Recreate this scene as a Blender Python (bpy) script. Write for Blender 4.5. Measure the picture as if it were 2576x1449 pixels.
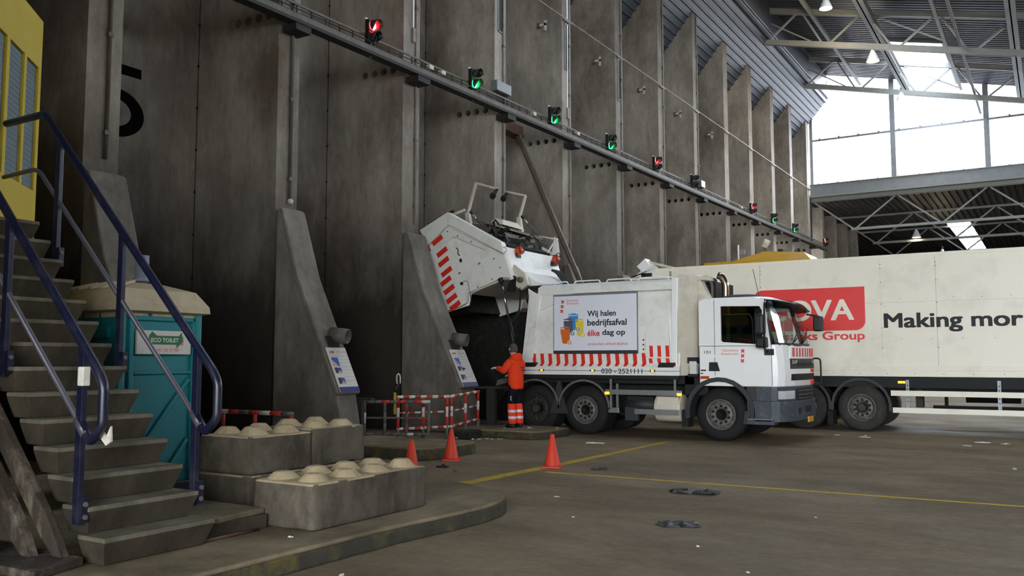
import bpy, bmesh, math, random
from mathutils import Vector, Matrix, noise
random.seed(11)
for _o in list(bpy.data.objects): bpy.data.objects.remove(_o)
scene = bpy.context.scene
COL = scene.collection
PI = math.pi

# ---------------------------------------------------------------- camera, sky, exposure
# X runs out of the bunker wall into the hall, Y runs along the wall, Z up; the camera stands 13 m out from the wall
cam_d = bpy.data.cameras.new('camera')
cam_d.sensor_width = 36.0
cam_d.lens = 2200.0 / 2576.0 * 36.0
cam_d.clip_start = 0.05
cam_d.clip_end = 500
camera = bpy.data.objects.new('camera', cam_d)
COL.objects.link(camera)
camera.location = (13.07, 0.0, 1.63)
camera.rotation_euler = (math.radians(90 + 4.6904), 0, math.radians(31.7058))
scene.camera = camera

world = bpy.data.worlds.new('sky')
scene.world = world
world.use_nodes = True
_wn = world.node_tree.nodes
_wl = world.node_tree.links
_bg = _wn['Background']
_tc = _wn.new('ShaderNodeTexCoord'); _sx = _wn.new('ShaderNodeSeparateXYZ')
_rp = _wn.new('ShaderNodeValToRGB')
_wl.new(_tc.outputs['Generated'], _sx.inputs[0]); _wl.new(_sx.outputs[2], _rp.inputs[0])
_rp.color_ramp.elements[0].position = 0.0; _rp.color_ramp.elements[0].color = (0.93, 0.965, 1.0, 1)
_rp.color_ramp.elements[1].position = 0.6; _rp.color_ramp.elements[1].color = (0.8, 0.89, 1.0, 1)
_wl.new(_rp.outputs[0], _bg.inputs['Color'])
_bg.inputs['Strength'].default_value = 1.0

vs = scene.view_settings
scene.display_settings.display_device = 'sRGB'
vs.view_transform = 'Standard'
vs.look = 'None'
vs.exposure = 3.85
vs.gamma = 1.0
vs.use_curve_mapping = False

# ---------------------------------------------------------------- helpers
def lin(c):
    if isinstance(c, str):
        c = c.lstrip('#'); c = [int(c[i:i+2], 16) / 255 for i in (0, 2, 4)]
        c = [x / 12.92 if x <= .04045 else ((x + .055) / 1.055) ** 2.4 for x in c]
    return (c[0], c[1], c[2], 1.0)

def mul(c, k): return (c[0]*k, c[1]*k, c[2]*k, 1.0)

def mat(name, col, rough=.55, metal=0.0, var=.18, scale=3.0, dirt=None, dirt_amt=.0, dirt_scale=2.0,
        stretch=(1, 1, 1), bump=0.0, bump_scale=40.0, emit=0.0, spec=.5, alpha=None):
    """principled material whose colour wanders with two world-space noises, plus optional patches of dirt"""
    m = bpy.data.materials.new(name); m.use_nodes = True
    nt = m.node_tree; N = nt.nodes; L = nt.links
    b = N['Principled BSDF']
    col = lin(col)
    b.inputs['Roughness'].default_value = rough
    b.inputs['Metallic'].default_value = metal
    b.inputs['Specular IOR Level'].default_value = spec
    geo = N.new('ShaderNodeNewGeometry')
    mp = N.new('ShaderNodeMapping'); mp.inputs['Scale'].default_value = stretch
    L.new(geo.outputs['Position'], mp.inputs['Vector'])
    n1 = N.new('ShaderNodeTexNoise'); n1.inputs['Scale'].default_value = scale; n1.inputs['Detail'].default_value = 6; n1.inputs['Roughness'].default_value = .65
    L.new(mp.outputs[0], n1.inputs['Vector'])
    r1 = N.new('ShaderNodeValToRGB')
    r1.color_ramp.elements[0].position = .3; r1.color_ramp.elements[1].position = .72
    r1.color_ramp.elements[0].color = mul(col, 1 - var); r1.color_ramp.elements[1].color = mul(col, 1 + var)
    L.new(n1.outputs['Fac'], r1.inputs[0])
    out = r1.outputs[0]
    if dirt is not None:
        n2 = N.new('ShaderNodeTexNoise'); n2.inputs['Scale'].default_value = dirt_scale; n2.inputs['Detail'].default_value = 8; n2.inputs['Roughness'].default_value = .7
        L.new(mp.outputs[0], n2.inputs['Vector'])
        r2 = N.new('ShaderNodeValToRGB'); r2.color_ramp.elements[0].position = .5; r2.color_ramp.elements[1].position = .72
        r2.color_ramp.elements[0].color = (0, 0, 0, 1); r2.color_ramp.elements[1].color = (dirt_amt,)*3 + (1,)
        L.new(n2.outputs['Fac'], r2.inputs[0])
        mx = N.new('ShaderNodeMixRGB'); mx.inputs[2].default_value = lin(dirt)
        L.new(r2.outputs[0], mx.inputs[0]); L.new(out, mx.inputs[1]); out = mx.outputs[0]
    L.new(out, b.inputs['Base Color'])
    if bump > 0:
        n3 = N.new('ShaderNodeTexNoise'); n3.inputs['Scale'].default_value = bump_scale; n3.inputs['Detail'].default_value = 5
        L.new(geo.outputs['Position'], n3.inputs['Vector'])
        bp = N.new('ShaderNodeBump'); bp.inputs['Strength'].default_value = bump; bp.inputs['Distance'].default_value = .02
        L.new(n3.outputs['Fac'], bp.inputs['Height']); L.new(bp.outputs[0], b.inputs['Normal'])
    if emit > 0:
        b.inputs['Emission Color'].default_value = col; b.inputs['Emission Strength'].default_value = emit
    return m

def glass(name, tint=(.9, .95, .95), gloss=.12, rough=.02, body=0.0, body_col=(.5, .55, .6)):
    """thin pane: lets light through, with a weak mirror reflection and optional dusty body"""
    m = bpy.data.materials.new(name); m.use_nodes = True
    N = m.node_tree.nodes; L = m.node_tree.links
    N.remove(N['Principled BSDF'])
    t = N.new('ShaderNodeBsdfTransparent'); t.inputs[0].default_value = lin(tint)
    g = N.new('ShaderNodeBsdfGlossy'); g.inputs['Roughness'].default_value = rough
    mx = N.new('ShaderNodeMixShader'); mx.inputs[0].default_value = gloss
    L.new(t.outputs[0], mx.inputs[1]); L.new(g.outputs[0], mx.inputs[2])
    out = mx.outputs[0]
    if body:
        nz = N.new('ShaderNodeTexNoise'); nz.inputs['Scale'].default_value = 2.0
        d = N.new('ShaderNodeBsdfDiffuse'); d.inputs[0].default_value = lin(body_col)
        m2 = N.new('ShaderNodeMixShader'); mm = N.new('ShaderNodeMath'); mm.operation = 'MULTIPLY'; mm.inputs[1].default_value = body * 2
        L.new(nz.outputs['Fac'], mm.inputs[0]); L.new(mm.outputs[0], m2.inputs[0])
        L.new(out, m2.inputs[1]); L.new(d.outputs[0], m2.inputs[2]); out = m2.outputs[0]
    L.new(out, N['Material Output'].inputs[0])
    return m

class MB:
    """collects shapes given in world coordinates and links them as ONE mesh object"""
    def __init__(s): s.v = []; s.f = []; s.m = []; s.sm = []; s.mats = []
    def mi(s, m):
        if m not in s.mats: s.mats.append(m)
        return s.mats.index(m)
    def add(s, vs, fs, m, smooth=False):
        o = len(s.v); k = s.mi(m)
        s.v += [tuple(v) for v in vs]
        for f in fs: s.f.append([i + o for i in f]); s.m.append(k); s.sm.append(smooth)
        return s
    def box(s, x0, y0, z0, x1, y1, z1, m):
        x0, x1 = sorted((x0, x1)); y0, y1 = sorted((y0, y1)); z0, z1 = sorted((z0, z1))
        return s.add([(x0,y0,z0),(x1,y0,z0),(x1,y1,z0),(x0,y1,z0),(x0,y0,z1),(x1,y0,z1),(x1,y1,z1),(x0,y1,z1)],
              [(3,2,1,0),(4,5,6,7),(0,1,5,4),(1,2,6,5),(2,3,7,6),(3,0,4,7)], m)
    def hexa(s, p, m):
        """eight corners, bottom ring then top ring"""
        return s.add(p, [(3,2,1,0),(4,5,6,7),(0,1,5,4),(1,2,6,5),(2,3,7,6),(3,0,4,7)], m)
    def beam(s, a, b, w, h, m, up=(0, 0, 1)):
        a = Vector(a); b = Vector(b); d = (b - a).normalized(); u = Vector(up)
        if abs(d.dot(u)) > .98: u = Vector((1, 0, 0))
        r = d.cross(u).normalized(); u = r.cross(d).normalized()
        r *= w / 2; u *= h / 2
        return s.hexa([a-r-u, a+r-u, b+r-u, b-r-u, a-r+u, a+r+u, b+r+u, b-r+u], m)
    def tube(s, pts, r, m, n=10, closed=False, smooth=True, rot=0.0, flat=1.0, up=None):
        P = [Vector(p) for p in pts]; k = len(P)
        R = r if isinstance(r, (list, tuple)) else [r] * k
        vs = []; nrm = None
        for i in range(k):
            if closed: d = (P[(i+1) % k] - P[i-1])
            else: d = (P[min(i+1, k-1)] - P[max(i-1, 0)])
            d.normalize()
            if nrm is None:
                u = Vector(up) if up else (Vector((0, 0, 1)) if abs(d.z) < .9 else Vector((1, 0, 0)))
                nrm = (u - d * u.dot(d)).normalized()
            else:
                nrm = (nrm - d * nrm.dot(d))
                nrm = nrm.normalized() if nrm.length > 1e-6 else d.orthogonal().normalized()
            bi = d.cross(nrm)
            for j in range(n):
                a = rot + 2 * PI * j / n
                vs.append(P[i] + nrm * math.cos(a) * R[i] + bi * math.sin(a) * R[i] * flat)
        fs = []
        for i in range(k if closed else k - 1):
            i2 = (i + 1) % k
            for j in range(n):
                j2 = (j + 1) % n
                fs.append((i*n+j, i*n+j2, i2*n+j2, i2*n+j))
        if not closed: fs.append(tuple(range(n-1, -1, -1))); fs.append(tuple((k-1)*n + j for j in range(n)))
        return s.add(vs, fs, m, smooth)
    def prism(s, poly, axis, a, b, m, smooth=False):
        """polygon of (p, q) pairs swept along axis 'x', 'y' or 'z' from a to b"""
        def P(p, t):
            return (t, p[0], p[1]) if axis == 'x' else (p[0], t, p[1]) if axis == 'y' else (p[0], p[1], t)
        n = len(poly)
        vs = [P(p, a) for p in poly] + [P(p, b) for p in poly]
        fs = [tuple(range(n)), tuple(range(2*n-1, n-1, -1))] + [(i, i+n, (i+1) % n + n, (i+1) % n) for i in range(n)]
        return s.add(vs, fs, m, smooth)
    def loft(s, rings, m, smooth=True, caps=True, closed=True):
        n = len(rings[0]); vs = [v for r in rings for v in r]; fs = []
        for i in range(len(rings) - 1):
            for j in range(n if closed else n - 1):
                fs.append((i*n+j, i*n+(j+1) % n, (i+1)*n+(j+1) % n, (i+1)*n+j))
        if caps: fs.append(tuple(range(n-1, -1, -1))); fs.append(tuple((len(rings)-1)*n + j for j in range(n)))
        return s.add(vs, fs, m, smooth)
    def lathe(s, prof, c, axis, m, n=32, smooth=True, caps=True):
        """profile of (radius, height along axis) about centre c; axis is a vector"""
        ax = Vector(axis).normalized(); u = ax.orthogonal().normalized(); w = ax.cross(u); c = Vector(c)
        vs = []; fs = []; k = len(prof)
        for (r, h) in prof:
            for j in range(n):
                a = 2 * PI * j / n
                vs.append(c + ax * h + (u * math.cos(a) + w * math.sin(a)) * max(r, 1e-4))
        for i in range(k - 1):
            for j in range(n): fs.append((i*n+j, i*n+(j+1) % n, (i+1)*n+(j+1) % n, (i+1)*n+j))
        if caps: fs.append(tuple(range(n-1, -1, -1))); fs.append(tuple((k-1)*n + j for j in range(n)))
        return s.add(vs, fs, m, smooth)
    def disc(s, c, axis, r, t, m, n=24):
        return s.lathe([(r, 0), (r, t)], c, axis, m, n, False)
    def sphere(s, c, r, m, n=14, k=8, sc=(1, 1, 1)):
        prof = [(math.sin(PI*i/k), -math.cos(PI*i/k)) for i in range(k+1)]
        c = Vector(c); vs = []; fs = []
        for (a, h) in prof:
            for j in range(n):
                t = 2*PI*j/n; vs.append(c + Vector((max(a, 1e-3)*math.cos(t)*r*sc[0], max(a, 1e-3)*math.sin(t)*r*sc[1], h*r*sc[2])))
        for i in range(k):
            for j in range(n): fs.append((i*n+j, i*n+(j+1) % n, (i+1)*n+(j+1) % n, (i+1)*n+j))
        return s.add(vs, fs, m, True)
    def build(s, name, parent=None, bevel=0.0, seg=2, **props):
        me = bpy.data.meshes.new(name)
        org = world_of(parent)
        me.from_pydata([tuple(Vector(v) - org) for v in s.v], [], s.f)
        for m in s.mats: me.materials.append(m)
        me.polygons.foreach_set('material_index', s.m)
        me.polygons.foreach_set('use_smooth', s.sm)
        bm = bmesh.new(); bm.from_mesh(me); bmesh.ops.recalc_face_normals(bm, faces=bm.faces)
        bm.to_mesh(me); bm.free(); me.update()
        o = bpy.data.objects.new(name, me); COL.objects.link(o)
        if parent is not None: o.parent = parent
        if bevel > 0:
            md = o.modifiers.new('edge', 'BEVEL'); md.width = bevel; md.segments = seg; md.limit_method = 'ANGLE'; md.angle_limit = .6
        for k, v in props.items(): o[k] = v
        return o

def world_of(o):
    p = Vector((0, 0, 0))
    while o is not None: p = p + o.location; o = o.parent
    return p

def root(name, loc, label, category, group=None):
    o = bpy.data.objects.new(name, None); COL.objects.link(o)
    o.location = loc; o['label'] = label; o['category'] = category
    o.empty_display_size = .2
    if group: o['group'] = group
    return o

def tag(o, label, category, group=None, kind=None):
    o['label'] = label; o['category'] = category
    if group: o['group'] = group
    if kind: o['kind'] = kind
    return o

def struct(o):
    o['kind'] = 'structure'; return o

def copy_tree(o, parent=None):
    c = o.copy(); COL.objects.link(c)
    if parent is not None: c.parent = parent
    for ch in list(o.children): copy_tree(ch, c)
    return c

def copy_to(o, loc, label, rotz=None, group=None):
    c = copy_tree(o); c.location = loc; c['label'] = label
    if rotz is not None: c.rotation_euler = (0, 0, rotz)
    if group: c['group'] = group
    return c

_fcache = {}
def text_mesh(s, bold=0.0):
    """2-D triangles of a line of lettering, scaled later"""
    if (s, bold) in _fcache: return _fcache[(s, bold)]
    cu = bpy.data.curves.new('lettering', 'FONT'); cu.body = s; cu.size = 1; cu.offset = bold; cu.resolution_u = 7; cu.fill_mode = 'FRONT'
    ob = bpy.data.objects.new('lettering', cu); COL.objects.link(ob)
    dg = bpy.context.evaluated_depsgraph_get()
    me = bpy.data.meshes.new_from_object(ob.evaluated_get(dg))
    vs = [(v.co.x, v.co.y) for v in me.vertices]; fs = [tuple(p.vertices) for p in me.polygons]
    bpy.data.objects.remove(ob); bpy.data.curves.remove(cu); bpy.data.meshes.remove(me)
    _fcache[(s, bold)] = (vs, fs); return vs, fs

def lettering(mb, s, o, u, v, w, h, m, bold=0.0, keep=False, heavy=0):
    """writes s with its ink box starting at o, w wide along u and h high along v (keep: h only, natural width)"""
    vs, fs = text_mesh(s, bold)
    x0 = min(p[0] for p in vs); x1 = max(p[0] for p in vs); y0 = min(p[1] for p in vs); y1 = max(p[1] for p in vs)
    o = Vector(o); u = Vector(u).normalized(); v = Vector(v).normalized()
    sy = h / (y1 - y0); sx = sy if keep else w / (x1 - x0)
    n = u.cross(v) * -.0004
    for i, (a, b) in enumerate([(0, 0)] + [(q, r) for q in (-1, 1) for r in (-1, 1)][:4 if heavy else 0]):
        mb.add([o + u * ((p[0]-x0) * sx + a*heavy) + v * ((p[1]-y0) * sy + b*heavy*.5) + n*i for p in vs], fs, m)

def plate(mb, pts, o, u, v, m, n=None, t=.003):
    """thin raised decal: polygon pts (a, b) on plane o + a*u + b*v"""
    o = Vector(o); u = Vector(u).normalized(); v = Vector(v).normalized(); nn = u.cross(v) if n is None else Vector(n)
    k = len(pts)
    a = [o + u*p[0] + v*p[1] for p in pts]; b = [q + nn * t for q in a]
    mb.add(a + b, [tuple(range(k-1, -1, -1)), tuple(range(k, 2*k))] + [(i, (i+1) % k, (i+1) % k + k, i + k) for i in range(k)], m)

def bend(pts, r=.08, n=5):
    """rounds the corners of a polyline"""
    P = [Vector(p) for p in pts]; out = [P[0]]
    for i in range(1, len(P) - 1):
        a = (P[i-1] - P[i]); b = (P[i+1] - P[i]); q = min(r, a.length * .45, b.length * .45)
        a = P[i] + a.normalized() * q; b = P[i] + b.normalized() * q
        for j in range(n + 1):
            t = j / n; out.append(a * (1-t)**2 + P[i] * 2 * t * (1-t) + b * t**2)
    out.append(P[-1]); return out

def rrect(x0, y0, x1, y1, r, n=4, which=(1, 1, 1, 1)):
    """rounded rectangle, corners bl br tr tl"""
    out = []
    for (cx, cy, a0, on, px, py) in ((x0+r, y0+r, PI, which[0], x0, y0), (x1-r, y0+r, 1.5*PI, which[1], x1, y0), (x1-r, y1-r, 0, which[2], x1, y1), (x0+r, y1-r, .5*PI, which[3], x0, y1)):
        if not on: out.append((px, py)); continue
        for i in range(n + 1):
            a = a0 + .5 * PI * i / n; out.append((cx + r*math.cos(a), cy + r*math.sin(a)))
    return out

# ---------------------------------------------------------------- materials
def concrete(name, col, dark, grime_shade_h=0.0, grime_shade=.0, streak=(1.2, 1.2, .12), s=1.0):
    """cast concrete: cloudy tone, vertical runs, brown soot in patches; grime_shade_h = height of the lower zone darkened by splash dirt and painted bay shade"""
    m = bpy.data.materials.new(name); m.use_nodes = True
    N = m.node_tree.nodes; L = m.node_tree.links; b = N['Principled BSDF']; b.inputs['Roughness'].default_value = .85
    b.inputs['Specular IOR Level'].default_value = .25
    geo = N.new('ShaderNodeNewGeometry')
    def nz(scale, st, det=7, ro=.65):
        mp = N.new('ShaderNodeMapping'); mp.inputs['Scale'].default_value = st; L.new(geo.outputs['Position'], mp.inputs[0])
        n = N.new('ShaderNodeTexNoise'); n.inputs['Scale'].default_value = scale; n.inputs['Detail'].default_value = det; n.inputs['Roughness'].default_value = ro
        L.new(mp.outputs[0], n.inputs['Vector']); return n.outputs['Fac']
    def ramp(f, a, b_, c0, c1):
        r = N.new('ShaderNodeValToRGB'); r.color_ramp.elements[0].position = a; r.color_ramp.elements[1].position = b_
        r.color_ramp.elements[0].color = c0; r.color_ramp.elements[1].color = c1; L.new(f, r.inputs[0]); return r.outputs[0]
    def mix(f, a, c, mode='MIX'):
        x = N.new('ShaderNodeMixRGB'); x.blend_type = mode
        if isinstance(f, float): x.inputs[0].default_value = f
        else: L.new(f, x.inputs[0])
        for i, q in ((1, a), (2, c)):
            if isinstance(q, tuple): x.inputs[i].default_value = q
            else: L.new(q, x.inputs[i])
        return x.outputs[0]
    c = lin(col); d = lin(dark)
    base = ramp(nz(.38*s, (1, 1, .6), 9, .7), .3, .7, mul(c, .52), mul(c, 1.28))
    runs = ramp(nz(1.7, streak), .3, .72, (.7, .67, .63, 1), (1.12, 1.12, 1.13, 1))
    base = mix(.8, base, runs, 'MULTIPLY')
    soot = ramp(nz(.27*s, (1, 1, .7), 9, .72), .47, .66, (0, 0, 0, 1), (.75, .75, .75, 1))
    base = mix(soot, base, d)
    fine = ramp(nz(7.0, (1, 1, .35), 9, .75), .3, .7, (.78, .77, .75, 1), (1.14, 1.14, 1.15, 1))
    base = mix(.9, base, fine, 'MULTIPLY')
    chips = ramp(nz(5.0, (1, 1, 1), 8, .75), .68, .76, (0, 0, 0, 1), (.3, .3, .3, 1))
    base = mix(chips, base, mul(c, 1.7))
    if grime_shade_h > 0:
        sp = N.new('ShaderNodeSeparateXYZ'); L.new(geo.outputs['Position'], sp.inputs[0])
        ad = N.new('ShaderNodeMath'); ad.operation = 'MULTIPLY_ADD'; ad.inputs[1].default_value = 3.2; ad.inputs[2].default_value = -1.6
        L.new(nz(.9, (1, 1, .5), 9, .7), ad.inputs[0])
        z2 = N.new('ShaderNodeMath'); z2.operation = 'ADD'; L.new(sp.outputs[2], z2.inputs[0]); L.new(ad.outputs[0], z2.inputs[1])
        mr = N.new('ShaderNodeMapRange'); mr.inputs[1].default_value = grime_shade_h - 2.2; mr.inputs[2].default_value = grime_shade_h + 1.2
        mr.inputs[3].default_value = grime_shade; mr.inputs[4].default_value = 0.0
        L.new(z2.outputs[0], mr.inputs[0])
        base = mix(mr.outputs[0], base, lin('#221b14'))  # one dark colour for both splash dirt and the shade low in the bays
    L.new(base, b.inputs['Base Color'])
    bp = N.new('ShaderNodeBump'); bp.inputs['Strength'].default_value = .35; bp.inputs['Distance'].default_value = .02
    L.new(nz(9.0, (1, 1, .6), 8), bp.inputs['Height']); L.new(bp.outputs[0], b.inputs['Normal'])
    return m

M = {}
M['fin'] = concrete('bunker_concrete', '#a9a298', '#5f5243', 4.9, .92)
M['buttress'] = concrete('buttress_concrete', '#8a857c', '#5a5146', 1.2, .4, s=2.5)
M['dark_concrete'] = concrete('bunker_back_concrete', '#4a453e', '#241f1b', 5.0, .8)
M['block'] = concrete('block_concrete', '#665f53', '#2a241b', 0, 0, (1.5, 1.5, 1.0), s=6)
M['ledge'] = concrete('ledge_concrete', '#8a7d64', '#5a503b', 0, 0, (1.2, 1.2, 1.2), s=3)
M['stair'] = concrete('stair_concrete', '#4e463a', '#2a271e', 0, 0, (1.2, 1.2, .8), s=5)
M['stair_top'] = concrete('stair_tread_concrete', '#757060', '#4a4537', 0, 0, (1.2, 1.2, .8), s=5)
M['dust_lit'] = mat('sandy_dust_lit', '#ab9a7b', .95, var=.16, scale=5, bump=.3, bump_scale=60, spec=.1)  # dusty block tops, colour raised to carry the light from above
M['curb_yellow'] = mat('worn_curb_yellow', '#b8a02a', .8, var=.2, dirt='#4d4a3c', dirt_amt=1, dirt_scale=5)
M['moss'] = mat('mossy_curb_face', '#3b382c', .9, var=.3, scale=6, dirt='#8a7a24', dirt_amt=.5, dirt_scale=3.3, bump=.5)
M['white'] = mat('white_truck_paint', '#efefe9', .35, var=.03, scale=1.2, dirt='#b9b4a4', dirt_amt=.5, dirt_scale=1.4)
M['white_clean'] = mat('clean_white_paint', '#f6f7f5', .28, var=.015)
M['poster'] = mat('white_poster', '#e9ecf4', .45, var=.01)
M['cream'] = mat('beige_dirty_paint', '#d3ccba', .5, var=.07, scale=2.0, dirt='#8d8470', dirt_amt=.5, dirt_scale=1.6)
M['trailer'] = mat('cream_box_panel', '#f7f1df', .4, var=.025, scale=.7, dirt='#c5c0ac', dirt_amt=.35, dirt_scale=1.1)
M['red'] = mat('warning_red', '#e0301e', .45, var=.05)
M['red_logo'] = mat('logo_red', '#ee3a38', .45, var=.03)
M['red_worn'] = mat('worn_red_paint', '#b0281c', .6, var=.25, scale=12, dirt='#6b4a3c', dirt_amt=.6, dirt_scale=9)
M['white_worn'] = mat('worn_white_paint', '#cfc9bd', .6, var=.15, scale=12, dirt='#7d6a58', dirt_amt=.5, dirt_scale=9)
M['black'] = mat('black_plastic', '#141518', .5, var=.2)
M['chassis'] = mat('black_chassis', '#121214', .7, var=.3, scale=5)
M['rubber'] = mat('tyre_rubber', '#171718', .85, var=.2, scale=6, dirt='#38332c', dirt_amt=.3, dirt_scale=4)
M['rubber_grey'] = mat('dusty_tyre_rubber', '#363431', .9, var=.15, scale=6, dirt='#5c574e', dirt_amt=.4, dirt_scale=4)
M['rim'] = mat('wheel_rim_grey', '#6b6b64', .55, .2, var=.18, scale=7, dirt='#3a352e', dirt_amt=.6, dirt_scale=6)
M['rim_dark'] = mat('dark_dirty_rim', '#3a3834', .7, .2, var=.25, scale=7)
M['alu'] = mat('aluminium_rail', '#979a97', .4, .6, var=.1, scale=4)
M['steel'] = mat('galvanised_steel', '#8c9195', .45, .5, var=.12, scale=4)
M['roof_steel'] = mat('painted_roof_steel', '#8f918d', .5, .0, var=.1, scale=2)
M['chrome'] = mat('bright_chrome', '#d8d8d8', .12, 1.0, var=.03)
M['exhaust'] = mat('brown_tinted_steel', '#b3a28c', .25, 1.0, var=.15, scale=5)
M['fender'] = mat('grey_plastic_fender', '#303235', .6, var=.12)
M['bumper'] = mat('blue_grey_bumper', '#3d444d', .55, var=.15, scale=5, dirt='#7d8084', dirt_amt=.5, dirt_scale=6)
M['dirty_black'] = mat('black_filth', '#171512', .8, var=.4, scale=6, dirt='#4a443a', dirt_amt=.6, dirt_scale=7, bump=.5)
M['orange'] = mat('orange_lens', '#f59a1c', .3, var=.05, emit=.25)
M['beacon'] = mat('amber_beacon', '#c4491a', .25, var=.1)
M['cone'] = mat('orange_cone_plastic', '#cf3a20', .5, var=.1, scale=8, dirt='#9a4a34', dirt_amt=.5, dirt_scale=6)
M['navy'] = mat('navy_blue_enamel', '#12152b', .35, var=.2, scale=10, dirt='#4a4644', dirt_amt=.35, dirt_scale=5)
M['grey_tube'] = mat('grey_worn_rail_paint', '#504e56', .4, .2, var=.15, scale=9)
M['teal'] = mat('teal_plastic', '#0a7a80', .5, var=.08, scale=2, dirt='#0a6065', dirt_amt=.4, dirt_scale=2)
M['roof_cream'] = mat('dusty_cream_plastic', '#b3a486', .7, var=.1, scale=4, dirt='#8f8470', dirt_amt=.5, dirt_scale=6)
M['grey_pvc'] = mat('grey_pvc', '#7b8290', .5, var=.05)
M['sign_white'] = mat('white_sign', '#cdc9bf', .5, var=.03)
M['green'] = mat('sign_green', '#1f6b3a', .5, var=.05)
M['pink'] = mat('faded_pink', '#e07a78', .5, var=.05)
M['yellow'] = mat('yellow_panel', '#c2a90f', .5, var=.05, scale=2)
M['yellow_deep'] = mat('yellow_machine', '#c4940f', .5, var=.06, scale=2)
M['timber'] = mat('filthy_timber', '#3f352b', .9, var=.3, scale=5, dirt='#a89c88', dirt_amt=.6, dirt_scale=4, stretch=(1, 1, .5), bump=.5)
M['timber_grey'] = mat('grey_concrete_post', '#8d8776', .9, var=.2, scale=5, dirt='#4b443a', dirt_amt=.5, dirt_scale=4, bump=.4)
M['rust'] = mat('rusty_steel', '#5c4436', .8, .1, var=.3, scale=6)
M['rail_brown'] = mat('weathered_steel_channel', '#7c7166', .65, .2, var=.2, scale=5)
M['gantry'] = mat('dirty_gantry_steel', '#66625a', .6, .2, var=.3, scale=6, dirt='#2b2823', dirt_amt=.7, dirt_scale=3)
M['pipe'] = mat('grey_wall_pipe', '#8d877e', .6, .1, var=.2, scale=5, dirt='#4a423a', dirt_amt=.7, dirt_scale=3)
M['gantry_dark'] = mat('black_gantry_steel', '#2c2a27', .7, .1, var=.3, scale=6)
M['lamp_red'] = mat('lit_red_lens', '#ff1e22', .3, var=.02, emit=6)
M['lamp_red_orange'] = mat('lit_orange_red_lens', '#ff4422', .3, var=.02, emit=6)
M['lamp_green'] = mat('lit_green_lens', '#10e45a', .3, var=.02, emit=5)
M['lens_dark'] = mat('unlit_lens', '#171a17', .25, var=.05)
M['number'] = mat('black_wall_paint', '#0b0c0f', .9, var=.15, scale=3, spec=.08)
M['skin'] = mat('skin', '#c69077', .6, var=.05)
M['hair'] = mat('brown_hair', '#4d443c', .8, var=.3, scale=60)
M['hoodie'] = mat('orange_hoodie_cloth', '#ee4420', .85, var=.07, scale=14, bump=.25, bump_scale=25, spec=.2)
M['trousers'] = mat('black_trouser_cloth', '#15161c', .85, var=.2, scale=12, spec=.2)
M['hivis'] = mat('hi_vis_orange_red', '#fb4a2e', .8, var=.05, scale=10, spec=.2)
M['reflect'] = mat('silver_reflective_tape', '#d9dbe2', .35, var=.04)
M['glove'] = mat('white_blue_glove', '#b9c4cf', .8, var=.2, scale=30)
M['boot'] = mat('black_boot', '#121110', .6, var=.2)
M['purple'] = mat('purple_print', '#5b3c7c', .8, var=.05)
M['ink'] = mat('black_ink', '#15171c', .6, var=.05)
M['ink_red'] = mat('red_ink', '#dd352b', .6, var=.05)
M['ink_red_soft'] = mat('faded_red_ink', '#d2605c', .6, var=.05)
M['ink_navy'] = mat('navy_ink', '#1d2440', .6, var=.05)
M['blue'] = mat('sign_blue', '#1b52a8', .5, var=.1)
M['navy_band'] = mat('sign_navy_band', '#232a6b', .5, var=.05)
M['grey_ink'] = mat('grey_print', '#9c9c9c', .6, var=.05)
M['photo_dark'] = mat('dark_print', '#2f2a26', .6, var=.3, scale=20)
M['photo_sand'] = mat('sandy_print', '#c2a27c', .6, var=.2, scale=20)
M['bin_blue'] = mat('print_blue', '#3d8fd0', .5, var=.02)
M['bin_grey'] = mat('print_slate', '#5a5666', .5, var=.02)
M['bin_yellow'] = mat('print_yellow', '#e6d43a', .5, var=.02)
M['bin_orange'] = mat('print_orange', '#dc7026', .5, var=.02)
M['paper'] = mat('white_litter', '#d8d6d0', .8, var=.1)
M['scrap'] = mat('black_plastic_scrap', '#121312', .45, var=.3, scale=9)
M['road_yellow'] = mat('worn_yellow_road_paint', '#b8981f', .8, var=.15, scale=6, dirt='#6f6450', dirt_amt=.7, dirt_scale=2.6)
M['cable'] = mat('black_cable', '#191919', .6, var=.1)
M['glass_dark'] = glass('dark_cab_glass', (.4, .42, .42), .03)
M['glass_shield'] = glass('windscreen_glass', (.8, .88, .85), .14)
M['glass_clear'] = glass('clear_cab_glass', (.85, .9, .88), .06)
M['glass_sky'] = glass('hall_glazing', (.97, .98, 1.0), .04)
M['booth_glass'] = mat('blue_grey_blind', '#5f7480', .35, var=.08, scale=30, bump=.2, bump_scale=80)
M['plate_yellow'] = mat('yellow_number_plate', '#d9a62a', .5, var=.1)
M['headlight'] = mat('headlamp_glass', '#dfe3e6', .1, .3, var=.1, scale=20)
M['seat'] = mat('dark_seat_cloth', '#26272b', .9, var=.2, scale=9)
M['corrugated'] = mat('corrugated_deck', '#494c55', .5, .2, var=.12, scale=1.5)
M['corrugated_light'] = mat('corrugated_cladding', '#4c5159', .5, .2, var=.1, scale=1.5)
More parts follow.
